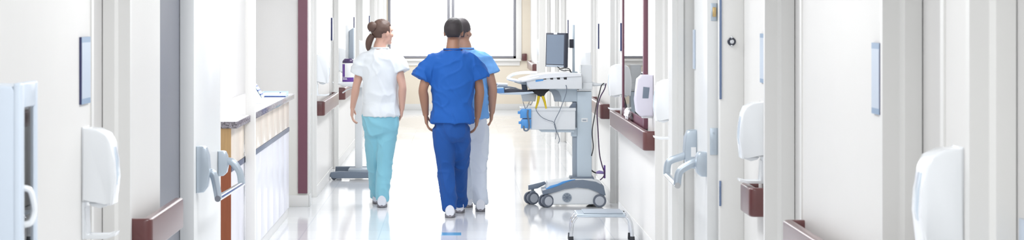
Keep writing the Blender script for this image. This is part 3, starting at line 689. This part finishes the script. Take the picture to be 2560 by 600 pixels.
# monitor on its pole
bm = B(); box(bm, PX(1431, yk), PX(1437, yk), yk-.02, yk+.02, PZ(184, yk), PZ(62, yk), .004); box(bm, PX(1425, yk), PX(1443, yk), yk-.06, yk+.06, PZ(184, yk), PZ(179, yk), .003); pole = obj('monitor_pole', bm, 'cartblue', cart)
bm = B(); prism(bm, Q((1424, 120), (1424, 98), (1434, 98), (1434, 120)), yk-.03, yk+.02, 'y', .004); mb = obj('monitor_bracket', bm, 'bezel', cart)
bm = B(); box(bm, PX(1415, yk), PX(1424, yk), yk-.025, yk+.0, PZ(119, yk), PZ(98, yk), .003); obj('bracket_clip', bm, 'plastic', mb)
# screen panel: rotated about z
mc = Vector((PX(1388, yk), yk-.02, PZ(125, yk))); W, Hh = .36, .31
ang = math.radians(-63)   # normal turned from the camera towards the cart's front
u = Vector((math.cos(ang), math.sin(ang), 0)); nrm = Vector((math.sin(ang), -math.cos(ang), 0)); zz = Vector((.02, 0, 1)).normalized()
def slab(u0, u1, z0, z1, n0, n1, bev=.004):
    bm = B(); box(bm, u0, u1, n0, n1, z0, z1, bev)
    for v in bm.verts: v.co = mc+u*v.co.x+nrm*v.co.y+zz*v.co.z
    return bm
mon = obj('monitor', slab(-W/2, W/2, -Hh/2, Hh/2, -.032, 0), 'bezel', cart)
obj('screen', slab(-W/2+.022, W/2-.022, -Hh/2+.026, Hh/2-.016, -.001, .0015, 0), 'screen', mon)
obj('monitor_back', slab(-.12, .12, -.1, .1, -.055, -.03, .01), 'cartgrey', mon)
bm = slab(-W/2+.02, W/2-.02, -Hh/2+.003, -Hh/2+.018, -.001, .002, 0); obj('lower_bezel', bm, 'cartmid', mon)
bm = slab(-.03, .03, Hh/2-.012, Hh/2+.003, -.02, .003, 0); obj('camera_clip', bm, 'plastic', mon)
bm = B(); tube(bm, [(mc.x+.02, mc.y+.04, mc.z), (PX(1416, yk), yk, PZ(109, yk)), (PX(1424, yk), yk, PZ(109, yk))], .013, 8); obj('monitor_arm', bm, 'cartgrey', cart)
bm = B(); tube(bm, [qa(p, yk-.1) for p in ((1392, 166), (1400, 171), (1412, 169), (1422, 172), (1426, 179))], .0045, 6, 4); tube(bm, [qa(p, yk-.12) for p in ((1396, 172), (1408, 176), (1420, 175), (1427, 181))], .004, 6, 4); obj('screen_cable', bm, 'black', cart)
# things lying on the tray
bm = B(); prism(bm, Q((1258, 230), (1262, 221), (1275, 219), (1300, 223), (1325, 225.5), (1325, 228.2), (1300, 229.5)), yk-.19, yk+.02, 'y', .002); tag(obj('keyboard', bm, 'bezel'), 'dark keyboard on the cart\'s keyboard tray', 'keyboard')
bm = B(); prism(bm, Q((1213, 228), (1213, 222), (1222, 219), (1258, 218), (1260, 230.7), (1246, 231)), yk-.2, yk-.02, 'y', .004); tag(obj('folder', bm, 'bluefolder'), 'sky blue folder sticking out left of the keyboard', 'folder')
bm = B(); prism(bm, Q((1242, 230), (1236, 217), (1262, 215), (1290, 220), (1304, 226), (1304, 229)), yk+.03, yk+.19, 'y', .003); tag(obj('binder', bm, 'cartgrey'), 'slate binder lying behind the keyboard on the cart tray', 'binder')
t = thing('paper_roll', 'white paper roll resting on the slate binder behind the blue folder', 'roll', (PX(1254, yk), yk+.1, PZ(216, yk)))
bm = B(); p0 = Vector(qa((1243, 212), yk+.09)); p1 = Vector(qa((1268, 213.5), yk+.13)); tube(bm, [p0, p1], .018, 18); obj('roll', bm, 'paper', t)
bm = B(); tube(bm, [p0-(p1-p0).normalized()*.002, p0], .0085, 14); obj('roll_core', bm, 'cartgrey', t)
# black power cables from the hook to the outlet
def cable(pts, r, m, label):
    bm = B(); tube(bm, pts, r, 8, 6); return tag(obj('power_cable', bm, m), label, 'cable')
yw = 20.0
cable([qa((1509, 207.5), yw-.09), qa((1502, 213), yw-.09), qa((1497, 232), yw-.09), qa((1491, 255), yw-.09), qa((1484, 290), yw-.12), qa((1478, 328), yw-.14), qa((1481, 365), yw-.13), qa((1477, 388), yw-.1)], .0048, 'black', 'black cable hanging closest to the cart column')
cable([qa((1514, 208), yw-.06), qa((1510, 222), yw-.07), qa((1498, 244), yw-.1), qa((1491, 275), yw-.1), qa((1493, 320), yw-.1), qa((1497, 380), yw-.08), qa((1504, 412), yw-.06), qa((1510, 430), yw-.06), qa((1508, 440), yw-.06), qa((1499, 449), yw-.06)], .0052, 'violetcord', 'dark violet cable looping from the hook down to the outlet')
t = thing('power_plug', 'lavender plug and dark lead just above the cart\'s rear wheel', 'plug', (PX(1500, yw), yw, PZ(432, yw)))
bm = B(); tube(bm, [qa((1490, 432), yw-.02), qa((1498, 430), yw-.02), qa((1510, 432), yw-.02)], [.008, .016, .010], 10, 4); obj('plug_body', bm, 'lavender', t)
bm = B(); tube(bm, [qa((1476, 423), yw-.02), qa((1483, 429), yw-.02), qa((1490, 432), yw-.02)], .006, 8, 4); obj('plug_lead', bm, 'black', t)
bm = B(); box(bm, PX(1509, yw), PX(1513, yw), yw-.04, yw+.02, PZ(445, yw), PZ(413, yw), .002); obj('plug_plate', bm, 'purple', t)

# ------------------------------------------------------------------ step stool
ysn, ysf = 16.72, 17.02
st = thing('step_stool', 'low chrome step stool with grey rubber top on the floor at the right', 'stool', (PX(1505, 16.87), 16.87, 0))
zt = PZ(531, 16.8)
x0, x1 = PX(1440, 16.8), PX(1562, 16.8)
bm = B(); box(bm, x0, x1, ysn-.02, ysf+.04, zt-.026, zt-.004, .006); obj('platform', bm, 'steel', st)
bm = B(); box(bm, x0+.055, x1-.02, ysn-.012, ysf+.045, zt-.004, zt+.004, .002); obj('tread_mat', bm, 'cartmid', st)
for (ya, xa, xb) in ((ysn, 1427.5, 1580.5), (ysf, 1426, 1576)):
    xl, xr = PX(xa, ya), PX(xb, ya); lz = zt-.02
    bm = B(); tube(bm, [(xl, ya, .03), (xl+.004, ya, lz-.10), (xl+.012, ya, lz-.05), (xl+.035, ya, lz-.014), (xl+.075, ya, lz), (xr-.075, ya, lz), (xr-.035, ya, lz-.014), (xr-.012, ya, lz-.05), (xr-.004, ya, lz-.10), (xr, ya, .03)], .0145, 12, 5); lg = obj('leg_frame', bm, 'chrome', st)
    for xx in (xl, xr):
        bm = B(); lathe(bm, [(.019, .0), (.021, .01), (.0185, .052), (.016, .054)], (xx, ya, 0), 'z', 16); obj('rubber_foot', bm, 'rubber', lg)

# blue inlay on the floor
yf0, yf1 = 9625/(588.5-33), 9625/(581.5-33)
bm = B(); box(bm, PX(1097, yf0), PX(1153, yf0), yf0, yf1, 0, .0012); struct('trim_4', bm, 'floorblue', label='short blue floor inlay in front of the man in royal blue')

# ------------------------------------------------------------------ second cart (left, behind the woman)
yk2 = 23.3
def q2(px, py): return (PX(px, yk2), PZ(py, yk2))
def Q2(*pp): return [q2(*p) for p in pp]
c2 = thing('computer_cart', 'far computer cart on the left with a low slate base behind the woman', 'cart', (PX(900, yk2), yk2, 0))
bm = B(); prism(bm, Q2((827, 437), (830, 427), (850, 425), (975, 427), (977, 436), (965, 441), (835, 442)), yk2-.24, yk2-.16, 'y', .008, 3); obj('base_leg', bm, 'cartgrey', c2)
bm = B(); prism(bm, Q2((836, 432), (837, 419), (930, 419), (970, 421), (972, 432)), yk2+.14, yk2+.22, 'y', .008, 3); obj('base_leg', bm, 'cartgrey', c2)
bm = B(); box(bm, PX(872, yk2), PX(925, yk2), yk2-.2, yk2+.2, PZ(440, yk2), PZ(420, yk2), .01); obj('base_bridge', bm, 'cartmid', c2)
def caster2(px, yc, r=.03):
    x = PX(px, yk2); bm = B(); lathe(bm, [(.012, r), (.012, r+.03)], (x, yc, 0), 'z', 10); f = obj('caster', bm, 'cartmid', c2)
    bm = B(); lathe(bm, [(r*.6, -.02), (r, -.016), (r, .016), (r*.6, .02)], (x, yc, r), 'y', 20); obj('wheel', bm, 'tyre', f)
for px, yc in ((838, yk2-.2), (966, yk2-.2), (845, yk2+.18), (962, yk2+.18)): caster2(px, yc)
bm = B(); box(bm, PX(888, yk2), PX(906, yk2), yk2-.04, yk2+.04, PZ(421, yk2), PZ(216, yk2), .008, 3); obj('column', bm, 'cartwhite', c2)
bm = B(); prism(bm, Q2((846, 208), (850, 204), (960, 204), (962, 212), (900, 217), (860, 214)), yk2-.22, yk2+.22, 'y', .008, 3); obj('worktop', bm, 'cartwhite', c2)
bm = B(); tube(bm, [(PX(858, yk2), yk2-.15, PZ(231, yk2)), (PX(872, yk2), yk2-.15, PZ(222, yk2)), (PX(888, yk2), yk2-.1, PZ(216, yk2))], .007, 8, 3); obj('shelf_brace', bm, 'cartwhite', c2)
bm = B(); prism(bm, Q2((872, 147), (873, 78), (876, 74), (883, 70), (884, 72), (884, 147)), yk2-.02, yk2+.3, 'y', .006, 3); mo = obj('monitor', bm, 'cartmid', c2)
bm = B(); prism(bm, Q2((864, 145), (864, 64), (872, 62), (872.5, 146)), yk2+.0, yk2+.28, 'y', .006, 3); obj('monitor_back', bm, 'cartwhite', mo)
bm = B(); tube(bm, [(PX(880, yk2), yk2+.13, PZ(146, yk2)), (PX(882, yk2), yk2+.12, PZ(176, yk2)), (PX(890, yk2), yk2+.1, PZ(204, yk2))], .018, 10, 4); obj('monitor_neck', bm, 'cartwhite', c2)
# wipes canister
ycn = yk2-.1; xcn = PX(871, ycn); zc = PZ(204.4, yk2)
t = thing('wipes_canister', 'white wipes canister with dark purple cap on the far left cart shelf', 'canister', (xcn, ycn, zc))
bm = B(); lathe(bm, [(.060, 0), (.064, .006), (.064, .195), (.060, .202)], (0, 0, 0), 'z', 36); bd = obj('canister_body', bm, 'paper', t, True)
bm = B(); lathe(bm, [(.063, .202), (.064, .214), (.060, .224), (.044, .244), (.036, .247)], (0, 0, 0), 'z', 36); obj('cap', bm, 'purplecap', t, True)
def band(a0, a1, z0, z1, r=.0646, n=14):
    bm = B(); i_, o_ = [], []
    for k in range(n+1):
        a = math.radians(a0+(a1-a0)*k/n); i_.append((r*math.cos(a)*.995, r*math.sin(a)*.995)); o_.append((r*math.cos(a)*1.006, r*math.sin(a)*1.006))
    prism(bm, i_+list(reversed(o_)), z0, z1, 'z'); return bm
obj('label_stripe', band(195, 237, .055, .19), 'purple', bd, True)
obj('label_band', band(190, 330, .004, .05), 'purple', bd, True)
bm = band(205, 262, .028, .033, .0652)
for a in range(208, 258, 9):
    b2 = band(a, a+5, .036, .042, .0652, 3); me = bpy.data.meshes.new('tmp'); b2.to_mesh(me); b2.free(); bm.from_mesh(me); bpy.data.meshes.remove(me)
obj('label_print', bm, 'paper', bd, True)
# crumpled wipe beside it
bm = B(); bmesh.ops.create_icosphere(bm, subdivisions=4, radius=1)
for v in bm.verts:
    n_ = noise.noise(v.co*2.1+Vector((9, 2, 4)))*.4+noise.noise(v.co*5)*.2
    v.co *= (1+n_); v.co = Vector((v.co.x*.036, v.co.y*.05, v.co.z*.04))
zmin = min(v.co.z for v in bm.verts)
for v in bm.verts: v.co += Vector((PX(899, yk2-.1), yk2-.1, zc-zmin))
tag(obj('wipe', bm, 'towel', angle=180), 'crumpled white wipe on the shelf right of the canister', 'wipe')

# ------------------------------------------------------------------ people
def remesh_obj(name, bm, m, parent, voxel, smooth=6, fold=None):
    bmesh.ops.recalc_face_normals(bm, faces=bm.faces)
    me = bpy.data.meshes.new('tmp'); bm.to_mesh(me); bm.free()
    o = bpy.data.objects.new('tmp', me); C.objects.link(o)
    r = o.modifiers.new('r', 'REMESH'); r.mode = 'VOXEL'; r.voxel_size = voxel; r.use_smooth_shade = True
    s = o.modifiers.new('s', 'SMOOTH'); s.factor = 0.5; s.iterations = smooth
    dg = bpy.context.evaluated_depsgraph_get(); ev = o.evaluated_get(dg)
    me2 = bpy.data.meshes.new_from_object(ev); C.objects.unlink(o); bpy.data.objects.remove(o); bpy.data.meshes.remove(me)
    w = world_of(parent) if parent else Vector()
    if fold:
        amp, sx, sz, seed = fold
        me2.update()
        nm = [v.normal.copy() for v in me2.vertices]
        for v, n_ in zip(me2.vertices, nm):
            c = v.co-w
            wv = Vector((noise.noise(c*4+Vector((seed, 0, 0))), noise.noise(c*4+Vector((0, seed, 3))), noise.noise(c*4+Vector((5, 0, seed)))))*.10
            c = c+wv
            p = Vector((c.x*sx+c.z*2.2, c.y*sx, c.z*sz-c.x*1.5))+Vector((seed, seed*2, 0))
            p2 = Vector((c.x*sx*.6-c.z*4, c.y*sx*.6, c.z*sz*2+c.x*4))+Vector((seed*3, 1, seed))
            r1 = max(0, 1-abs(noise.noise(p))*3.2); r2 = max(0, 1-abs(noise.noise(p2))*3.6)
            d = r1*r1*.75+r2*r2*.55-.35
            v.co += n_*amp*d
    for v in me2.vertices: v.co -= w
    for p in me2.polygons: p.use_smooth = True
    me2.materials.clear(); me2.materials.append(M[m]); me2.name = name
    o2 = bpy.data.objects.new(name, me2); C.objects.link(o2)
    if parent: o2.parent = parent
    return o2

def limb(bm, pts, rad, n=16, sm=5, flat=1.0): tube(bm, pts, rad, n, sm, flat)
def person(label, Y, J, skin, hair, top, trou, sex, yaw=0, headyaw=0, fold_seed=1.0, top_m=None, hem=None, seat_w=.17, sh_w=.2, ponytail=False):
    """J: joints as (px, py, dy) seen at depth Y+dy; the figure walks away from the camera (+Y)"""
    g = {k: Vector((PX(v[0], Y+v[2]), Y+v[2], PZ(v[1], Y+v[2]))) for k, v in J.items()}
    root = thing('person', label, 'person', (g['pelvis'].x, Y, 0))
    cy = Y
    nk, pv, hd = g['neck'], g['pelvis'], g['head']
    fem = sex == 'f'
    # --- body
    bm = B()
    def lerp(a, b, t): return a+(b-a)*t
    def torso(bm, infl, z_lo, z_hi, mult=1.0):
        secs = []
        prof = ([(0, .150, .115), (.15, seat_w*.98, .125), (.35, .135, .098), (.55, .138, .105), (.75, .160, .112), (.88, sh_w*.92, .100), (.95, sh_w*.70, .078), (1.0, .075, .062)] if fem else
                [(0, .150, .112), (.15, seat_w*.97, .120), (.35, .150, .108), (.55, .162, .115), (.75, .182, .122), (.88, sh_w*.93, .105), (.95, sh_w*.70, .080), (1.0, .078, .064)])
        z0 = pv.z-.06; z1 = nk.z-.005
        for t, rx, ry in prof:
            c = lerp(pv, nk, t); z = lerp(z0, z1, t)
            secs.append((z, c.x, c.y+(.01 if t > .6 else 0), rx*mult+infl, ry*mult+infl))
        return secs
    loft(bm, [(z, x, y, rx*(.86 if i < 5 else 1), ry*(.74 if i < 5 else 1)) for i, (z, x, y, rx, ry) in enumerate(torso(bm, 0, 0, 0))], 28)
    # neck and head
    tube(bm, [nk+Vector((0, .0, -.05)), nk+Vector((0, .005, .03)), hd+Vector((0, .005, -.06))], [.072, .056, .054], 18, 3)
    hr = Matrix.Rotation(headyaw, 3, 'Z')
    def hp(x, y, z): return hd+hr @ Vector((x, y, z))
    ball(bm, hp(0, -.012, .022), (.074, .094, .092), 28, hr)
    ball(bm, hp(0, .030, -.045), (.056, .060, .062), 24, hr)          # jaw
    ball(bm, hp(0, .072, -.088), (.026, .022, .020), 16, hr)          # chin
    ball(bm, hp(0, .098, -.022), (.012, .020, .018), 14, hr)          # nose tip
    tube(bm, [hp(0, .082, .018), hp(0, .100, -.018)], [.009, .012], 10)
    for sx in (-1, 1):
        ball(bm, hp(sx*.034, .074, .026), (.024, .014, .010), 12, hr)  # brow
        ball(bm, hp(sx*.045, .058, -.022), (.024, .026, .024), 12, hr) # cheek
        ball(bm, hp(sx*.076, -.005, -.008), (.010, .020, .032), 14, hr)  # ear
    ball(bm, hp(0, .088, -.055), (.022, .010, .005), 12, hr); ball(bm, hp(0, .086, -.066), (.019, .010, .006), 12, hr)
    # arms and hands
    for S in ('L', 'R'):
        sg = -1 if S == 'L' else 1
        sh, el, wr, hn = g['sh'+S], g['el'+S], g['wr'+S], g['hn'+S]
        k = .88 if fem else 1.0
        limb(bm, [sh, lerp(sh, el, .5), el, lerp(el, wr, .35), wr, lerp(wr, hn, .12)], [.056*k, .049*k, .040*k, .042*k, .028*k, .026*k], 14, 4)
        d = (hn-wr).normalized(); side = Vector((0, 1, 0)); side = (side-d*side.dot(d)).normalized(); inw = d.cross(side)
        if inw.x*sg > 0: inw = -inw           # palm faces the thigh
        L = .19*(.93 if fem else 1)
        pc = wr+d*L*.28
        # palm: flattened loft across 'side'
        rings = []
        for t, hw, th in ((0, .024, .019), (.15, .032, .018), (.35, .040, .016), (.5, .041, .014)):
            rings.append((wr+d*L*t, hw, th))
        rr = []
        for c, hw, th in rings:
            rr.append([bm.verts.new(c+side*hw*math.cos(2*PI*i/14)+inw*th*math.sin(2*PI*i/14)) for i in range(14)])
        for i in range(len(rr)-1):
            for j in range(14):
                j2 = (j+1) % 14; bm.faces.new((rr[i][j], rr[i][j2], rr[i+1][j2], rr[i+1][j]))
        bm.faces.new(list(reversed(rr[0]))); bm.faces.new(rr[-1])
        for i, (off, fl, cu) in enumerate(((.031, .40, .022), (.011, .46, .028), (-.009, .43, .032), (-.028, .34, .036))):
            b0 = wr+d*L*.42+side*off
            tube(bm, [b0, b0+d*L*(.08+fl*.35)+inw*cu*.25+side*off*.10, b0+d*L*(.08+fl*.68)+inw*cu*.8+side*off*.12, b0+d*L*(.04+fl)+inw*cu*1.75+side*off*.10], [.0095, .0092, .0085, .0068], 8, 3)
        t0 = wr+d*L*.16+side*.026
        tube(bm, [t0, t0+d*L*.13+side*.022+inw*.012, t0+d*L*.27+side*.028+inw*.024, t0+d*L*.36+side*.026+inw*.032], [.013, .0115, .0098, .0075], 8, 3)
    # legs
    for S in ('L', 'R'):
        hi, kn, an = g['hi'+S], g['kn'+S], g['an'+S]
        k = .93 if fem else 1.0
        limb(bm, [hi+Vector((0, 0, .03)), lerp(hi, kn, .45), kn, lerp(kn, an, .35), an], [.070*k, .066*k, .052*k, .053*k, .036*k], 16, 4)
        ft = g['ft'+S]
        tube(bm, [an+Vector((0, -.01, .0)), an+Vector((0, .0, -.03)), lerp(an, ft, .55)+Vector((0, 0, -.01)), ft], [.036, .036, .032, .022], 12, 3)
    body = remesh_obj('body', bm, skin, root, .0055, 5)
    for sx in (-1, 1):
        e = B(); ball(e, hp(sx*.032, .072, .008), (.0125, .0125, .0115), 14); obj('eye', e, 'eye', root)
    # --- hair
    bm = B()
    bmesh.ops.create_uvsphere(bm, u_segments=48, v_segments=36, radius=1.0)
    rmv = []
    for v in bm.verts:
        c = v.co.copy()
        if c.y > .45 and c.z < .42: rmv.append(v)                    # face
        elif c.z < -.72 and c.y <= .45: rmv.append(v)                # nape
        elif abs(c.x) > .62 and c.z < -.28 and c.y > -.35: rmv.append(v)  # round the ears
    bmesh.ops.delete(bm, geom=rmv, context='VERTS')
    for v in bm.verts:
        n_ = 1+noise.noise(v.co*5+Vector((fold_seed, 0, 0)))*.03
        v.co = hd+hr @ Vector((v.co.x*.083*n_, -.014+v.co.y*.103*n_, .026+v.co.z*.100*n_))
    ge = bmesh.ops.extrude_face_region(bm, geom=list(bm.faces))
    ctr = hd+Vector((0, 0, .0))
    for v in [x for x in ge['geom'] if isinstance(x, bmesh.types.BMVert)]: v.co = ctr+(v.co-ctr)*.86
    ho = obj('hair', bm, hair, root, angle=180)
    if ponytail:
        bm = B(); ball(bm, hp(0, -.118, .055), (.046, .042, .046), 20)
        for v in bm.verts: v.co += v.co.normalized()*noise.noise(v.co*60)*.004
        obj('hair_bun', bm, hair, ho, angle=180)
        bm = B(); tube(bm, [hp(-.02, -.10, -.02), hp(-.035, -.125, -.07), hp(-.05, -.125, -.13), hp(-.055, -.115, -.17)], [.026, .032, .024, .008], 12, 5); obj('loose_hair', bm, hair, ho, angle=180)
    # --- scrub top
    bm = B()
    s_ = torso(bm, .018, 0, 0, 1.03)
    hz = g['hem'].z
    s_ = [x for x in s_ if x[0] > hz+.09]
    hw = abs(PX(J['hem'][3], Y)-PX(J['hem'][0], Y))
    s_[-1] = (nk.z-.004, nk.x, nk.y+.008, .088, .074)
    secs = [(hz, g['hem'].x, cy, hw, .150 if not fem else .150), (hz+.06, g['hem'].x, cy, hw*.985, .146)] + s_
    loft(bm, secs, 32)
    for S in ('L', 'R'):
        sg = -1 if S == 'L' else 1
        sh, el = g['sh'+S], g['el'+S]
        c0 = lerp(nk, sh, .45)+Vector((0, 0, -.075)); e = g['sl'+S]
        tube(bm, [c0, sh+Vector((-sg*.016, 0, -.012)), lerp(sh, e, .55), e], [.066, .064, .076, .092 if not fem else .080], 20, 4, 1.05)
    remesh_obj('scrub_top', bm, top, root, .009, 7, (.013, 8, 3.0, fold_seed))
    # neckline band
    bm = B(); tp = []
    for k in range(25):
        a = 2*PI*k/24; tp.append((nk.x+.076*math.cos(a), nk.y+.006+.064*math.sin(a), nk.z+.004-.05*max(0, math.sin(a))))
    tube(bm, tp, .008, 8); obj('neck_band', bm, top, root)
    # --- trousers
    bm = B()
    hipz = hz+.06
    loft(bm, [(g['hiL'].z-.10, pv.x, cy, seat_w*.80, .085), (g['hiL'].z-.06, pv.x, cy, seat_w*.93, .112), (g['hiL'].z, pv.x, cy, seat_w*1.02, .130), (hipz, pv.x, cy, seat_w*1.02, .132)], 28)
    for S in ('L', 'R'):
        hi, kn, an = g['hi'+S], g['kn'+S], g['an'+S]
        sg = -1 if S == 'L' else 1
        k = .95 if fem else 1.0
        limb(bm, [hi+Vector((0, 0, .02)), lerp(hi, kn, .5), kn, lerp(kn, an, .5), an+Vector((0, .0, -.03))], [.098*k, .094*k, .079*k, .073*k, .064*k], 20, 4)
    remesh_obj('trousers', bm, trou, root, .009, 16, (.013, 8, 2.2, fold_seed+5))
    # --- shoes
    for S in ('L', 'R'):
        an, ft = g['an'+S], g['ft'+S]
        d = (ft-an); pitch = J['an'+S][3] if len(J['an'+S]) > 3 else 0
        def shoe_pts(scale=1.0):
            return [(-.075, .058, .036, .050), (-.05, .052, .042, .052), (.0, .046, .042, .046), (.06, .038, .045, .036), (.12, .030, .046, .028), (.165, .024, .036, .020), (.185, .020, .018, .012)]
        bm = B(); rings = []
        for yy, zc_, rx, rz in shoe_pts():
            rings.append([(rx*math.cos(2*PI*i/18), yy, max(.016, zc_+rz*math.sin(2*PI*i/18))) for i in range(18)])
        R = Matrix.Rotation(-pitch, 3, 'X') @ Matrix.Rotation(0.0, 3, 'Z')
        org = Vector((an.x, an.y+.0, an.z-.085))
        piv = Vector((0, .12 if pitch > 0 else -.05, 0))
        def tr(p): return org+piv+R @ (Vector(p)-piv)
        vr = [[bm.verts.new(tr(p)) for p in r] for r in rings]
        for i in range(len(vr)-1):
            for j in range(18):
                j2 = (j+1) % 18; bm.faces.new((vr[i][j], vr[i][j2], vr[i+1][j2], vr[i+1][j]))
        bm.faces.new(list(reversed(vr[0]))); bm.faces.new(vr[-1])
        sh_ = obj('shoe', bm, 'shoe', root, angle=60)
        bm = B(); sp = []
        for k in range(24):
            a = 2*PI*k/24; yy = .055+.135*math.sin(a); wx = .046*math.cos(a)*(1.0 if math.sin(a) > -.3 else .92); sp.append((wx, yy))
        prism(bm, sp, 0, .022, 'z', .003)
        for v in bm.verts: v.co = tr(v.co)
        obj('sole', bm, 'sole' , sh_)
    return root

def foot(px, Y, dy, lift=0.0):
    """ankle pixel for a foot standing on the floor at depth Y+dy"""
    y = Y+dy; return 33+(H-.088-lift)*F/y
def J_of(Y, d): return d
Y1 = 18.9
# each joint: (px, py, dy)
J1 = dict(head=(1134, 80, .02), neck=(1132, 124, 0), pelvis=(1130, 322, 0), hem=(1131, 308, 0, 1187),
          shL=(1083, 147, 0), shR=(1181, 147, 0), elL=(1058, 222, -.05), elR=(1199, 224, .03), wrL=(1064, 282, .02), wrR=(1194, 288, .12), hnL=(1069, 335, .06), hnR=(1188, 340, .17),
          slL=(1052, 198, -.03), slR=(1200, 196, .02),
          hiL=(1110, 325, 0), hiR=(1149, 325, 0), knL=(1114, 420, .04), knR=(1149, 416, .19), anL=(1125, foot(0, Y1, -.03), -.03), anR=(1149, foot(0, Y1, .42), .42), ftL=(1124, foot(0, Y1, .15)+18, .12), ftR=(1149, foot(0, Y1, .57)+18, .57))
person('man in royal blue scrubs walking away in the middle of the corridor', Y1, J1, 'skin_man', 'hair_man', 'scrub_royal', 'scrub_royal2', 'm', fold_seed=1.3, seat_w=.140, sh_w=.205, headyaw=-.1)
Y2 = 19.45
J2 = dict(head=(1154, 80, .02), neck=(1162, 122, 0), pelvis=(1176, 318, 0), hem=(1172, 296, 0, 1222),
          shL=(1118, 146, 0), shR=(1209, 144, 0), elL=(1105, 220, .05), elR=(1231, 216, -.02), wrL=(1108, 270, .15), wrR=(1230, 275, .05), hnL=(1110, 310, .2), hnR=(1226, 320, .1),
          slL=(1102, 190, .03), slR=(1226, 186, 0),
          hiL=(1160, 318, 0), hiR=(1195, 318, 0), knL=(1166, 410, .19), knR=(1197, 410, .05), anL=(1170, foot(0, Y2, .44), .44), anR=(1201, foot(0, Y2, .0), .0), ftL=(1170, foot(0, Y2, .58)+18, .58), ftR=(1201, foot(0, Y2, .15)+18, .15))
person('colleague in sky blue top and white trousers walking just behind the royal blue figure', Y2, J2, 'skin_pal', 'hair_pal', 'scrub_sky', 'scrub_grey', 'm', fold_seed=4.1, seat_w=.140, sh_w=.205, headyaw=-.5)
Y3 = 19.85
J3 = dict(head=(957, 82, .02), neck=(950, 121, 0), pelvis=(953, 312, 0), hem=(952, 292, 0, 1000),
          shL=(910, 144, 0), shR=(988, 142, 0), elL=(891, 214, .06), elR=(1006, 214, -.05), wrL=(882, 266, .16), wrR=(1005, 268, -.0), hnL=(878, 310, .2), hnR=(1001, 308, .05),
          slL=(895, 186, .03), slR=(1004, 181, -.03),
          hiL=(935, 312, 0), hiR=(970, 312, 0), knL=(938, 408, .17), knR=(962, 408, .03), anL=(943, foot(0, Y3, .40), .40), anR=(955, foot(0, Y3, 0), 0.0), ftL=(943, foot(0, Y3, .55)+18, .55), ftR=(955, foot(0, Y3, .15)+18, .15))
person('woman in white scrub top and pale aqua trousers walking away on the left', Y3, J3, 'skin_woman', 'hair_woman', 'scrub_white', 'scrub_aqua', 'f', fold_seed=7.7, seat_w=.165, sh_w=.172, headyaw=-.9, ponytail=True)

# ------------------------------------------------------------------ lights
def area(loc, sx, sy, power, col=(1, 1, 1), rot=(0, 0, 0)):
    l = bpy.data.lights.new('ceiling_lamp', 'AREA'); l.shape = 'RECTANGLE'; l.size = sx; l.size_y = sy; l.energy = power; l.color = col
    o = bpy.data.objects.new('ceiling_lamp', l); C.objects.link(o); o.location = loc; o.rotation_euler = rot; return o
for k in range(13):
    y = 2.0+k*3.0
    area((0.0, y, CEIL-.02), .6, 1.2, 38 if y > 9 else 31 if y > 3 else 52, (.97, .985, 1.0))
area((-1.2, 16.5, CEIL-.02), .3, 4.0, 34, (.97, .985, 1.0))
wd = bpy.data.worlds.new('world'); bpy.context.scene.world = wd; wd.use_nodes = True
bg = wd.node_tree.nodes['Background']; bg.inputs['Color'].default_value = (.96, .98, 1.0, 1); bg.inputs['Strength'].default_value = 2.0
# daylight entering through the end window
l = bpy.data.lights.new('window_daylight', 'AREA'); l.shape = 'RECTANGLE'; l.size = wx1-wx0; l.size_y = 1.4; l.energy = 50; l.color = (.95, .98, 1)
o = bpy.data.objects.new('window_daylight', l); C.objects.link(o); o.location = ((wx0+wx1)/2, YE+.25, wz0+.72); o.rotation_euler = (-PI/2, 0, 0)

# ------------------------------------------------------------------ camera
cam = bpy.data.cameras.new('camera'); co = bpy.data.objects.new('camera', cam); C.objects.link(co)
co.location = (0, 0, H); co.rotation_euler = (PI/2, 0, 0)
cam.sensor_fit = 'HORIZONTAL'; cam.sensor_width = 36; cam.lens = F/2560*36
cam.shift_x = (1280-VX)/2560; cam.shift_y = (VY-300)/2560
cam.clip_end = 300
cam.dof.use_dof = True; cam.dof.focus_distance = 19; cam.dof.aperture_fstop = 9
sc = bpy.context.scene; sc.camera = co
sc.view_settings.view_transform = 'Standard'; sc.view_settings.look = 'None'; sc.view_settings.gamma = 1; sc.view_settings.exposure = 0.10
sc.view_settings.use_curve_mapping = False
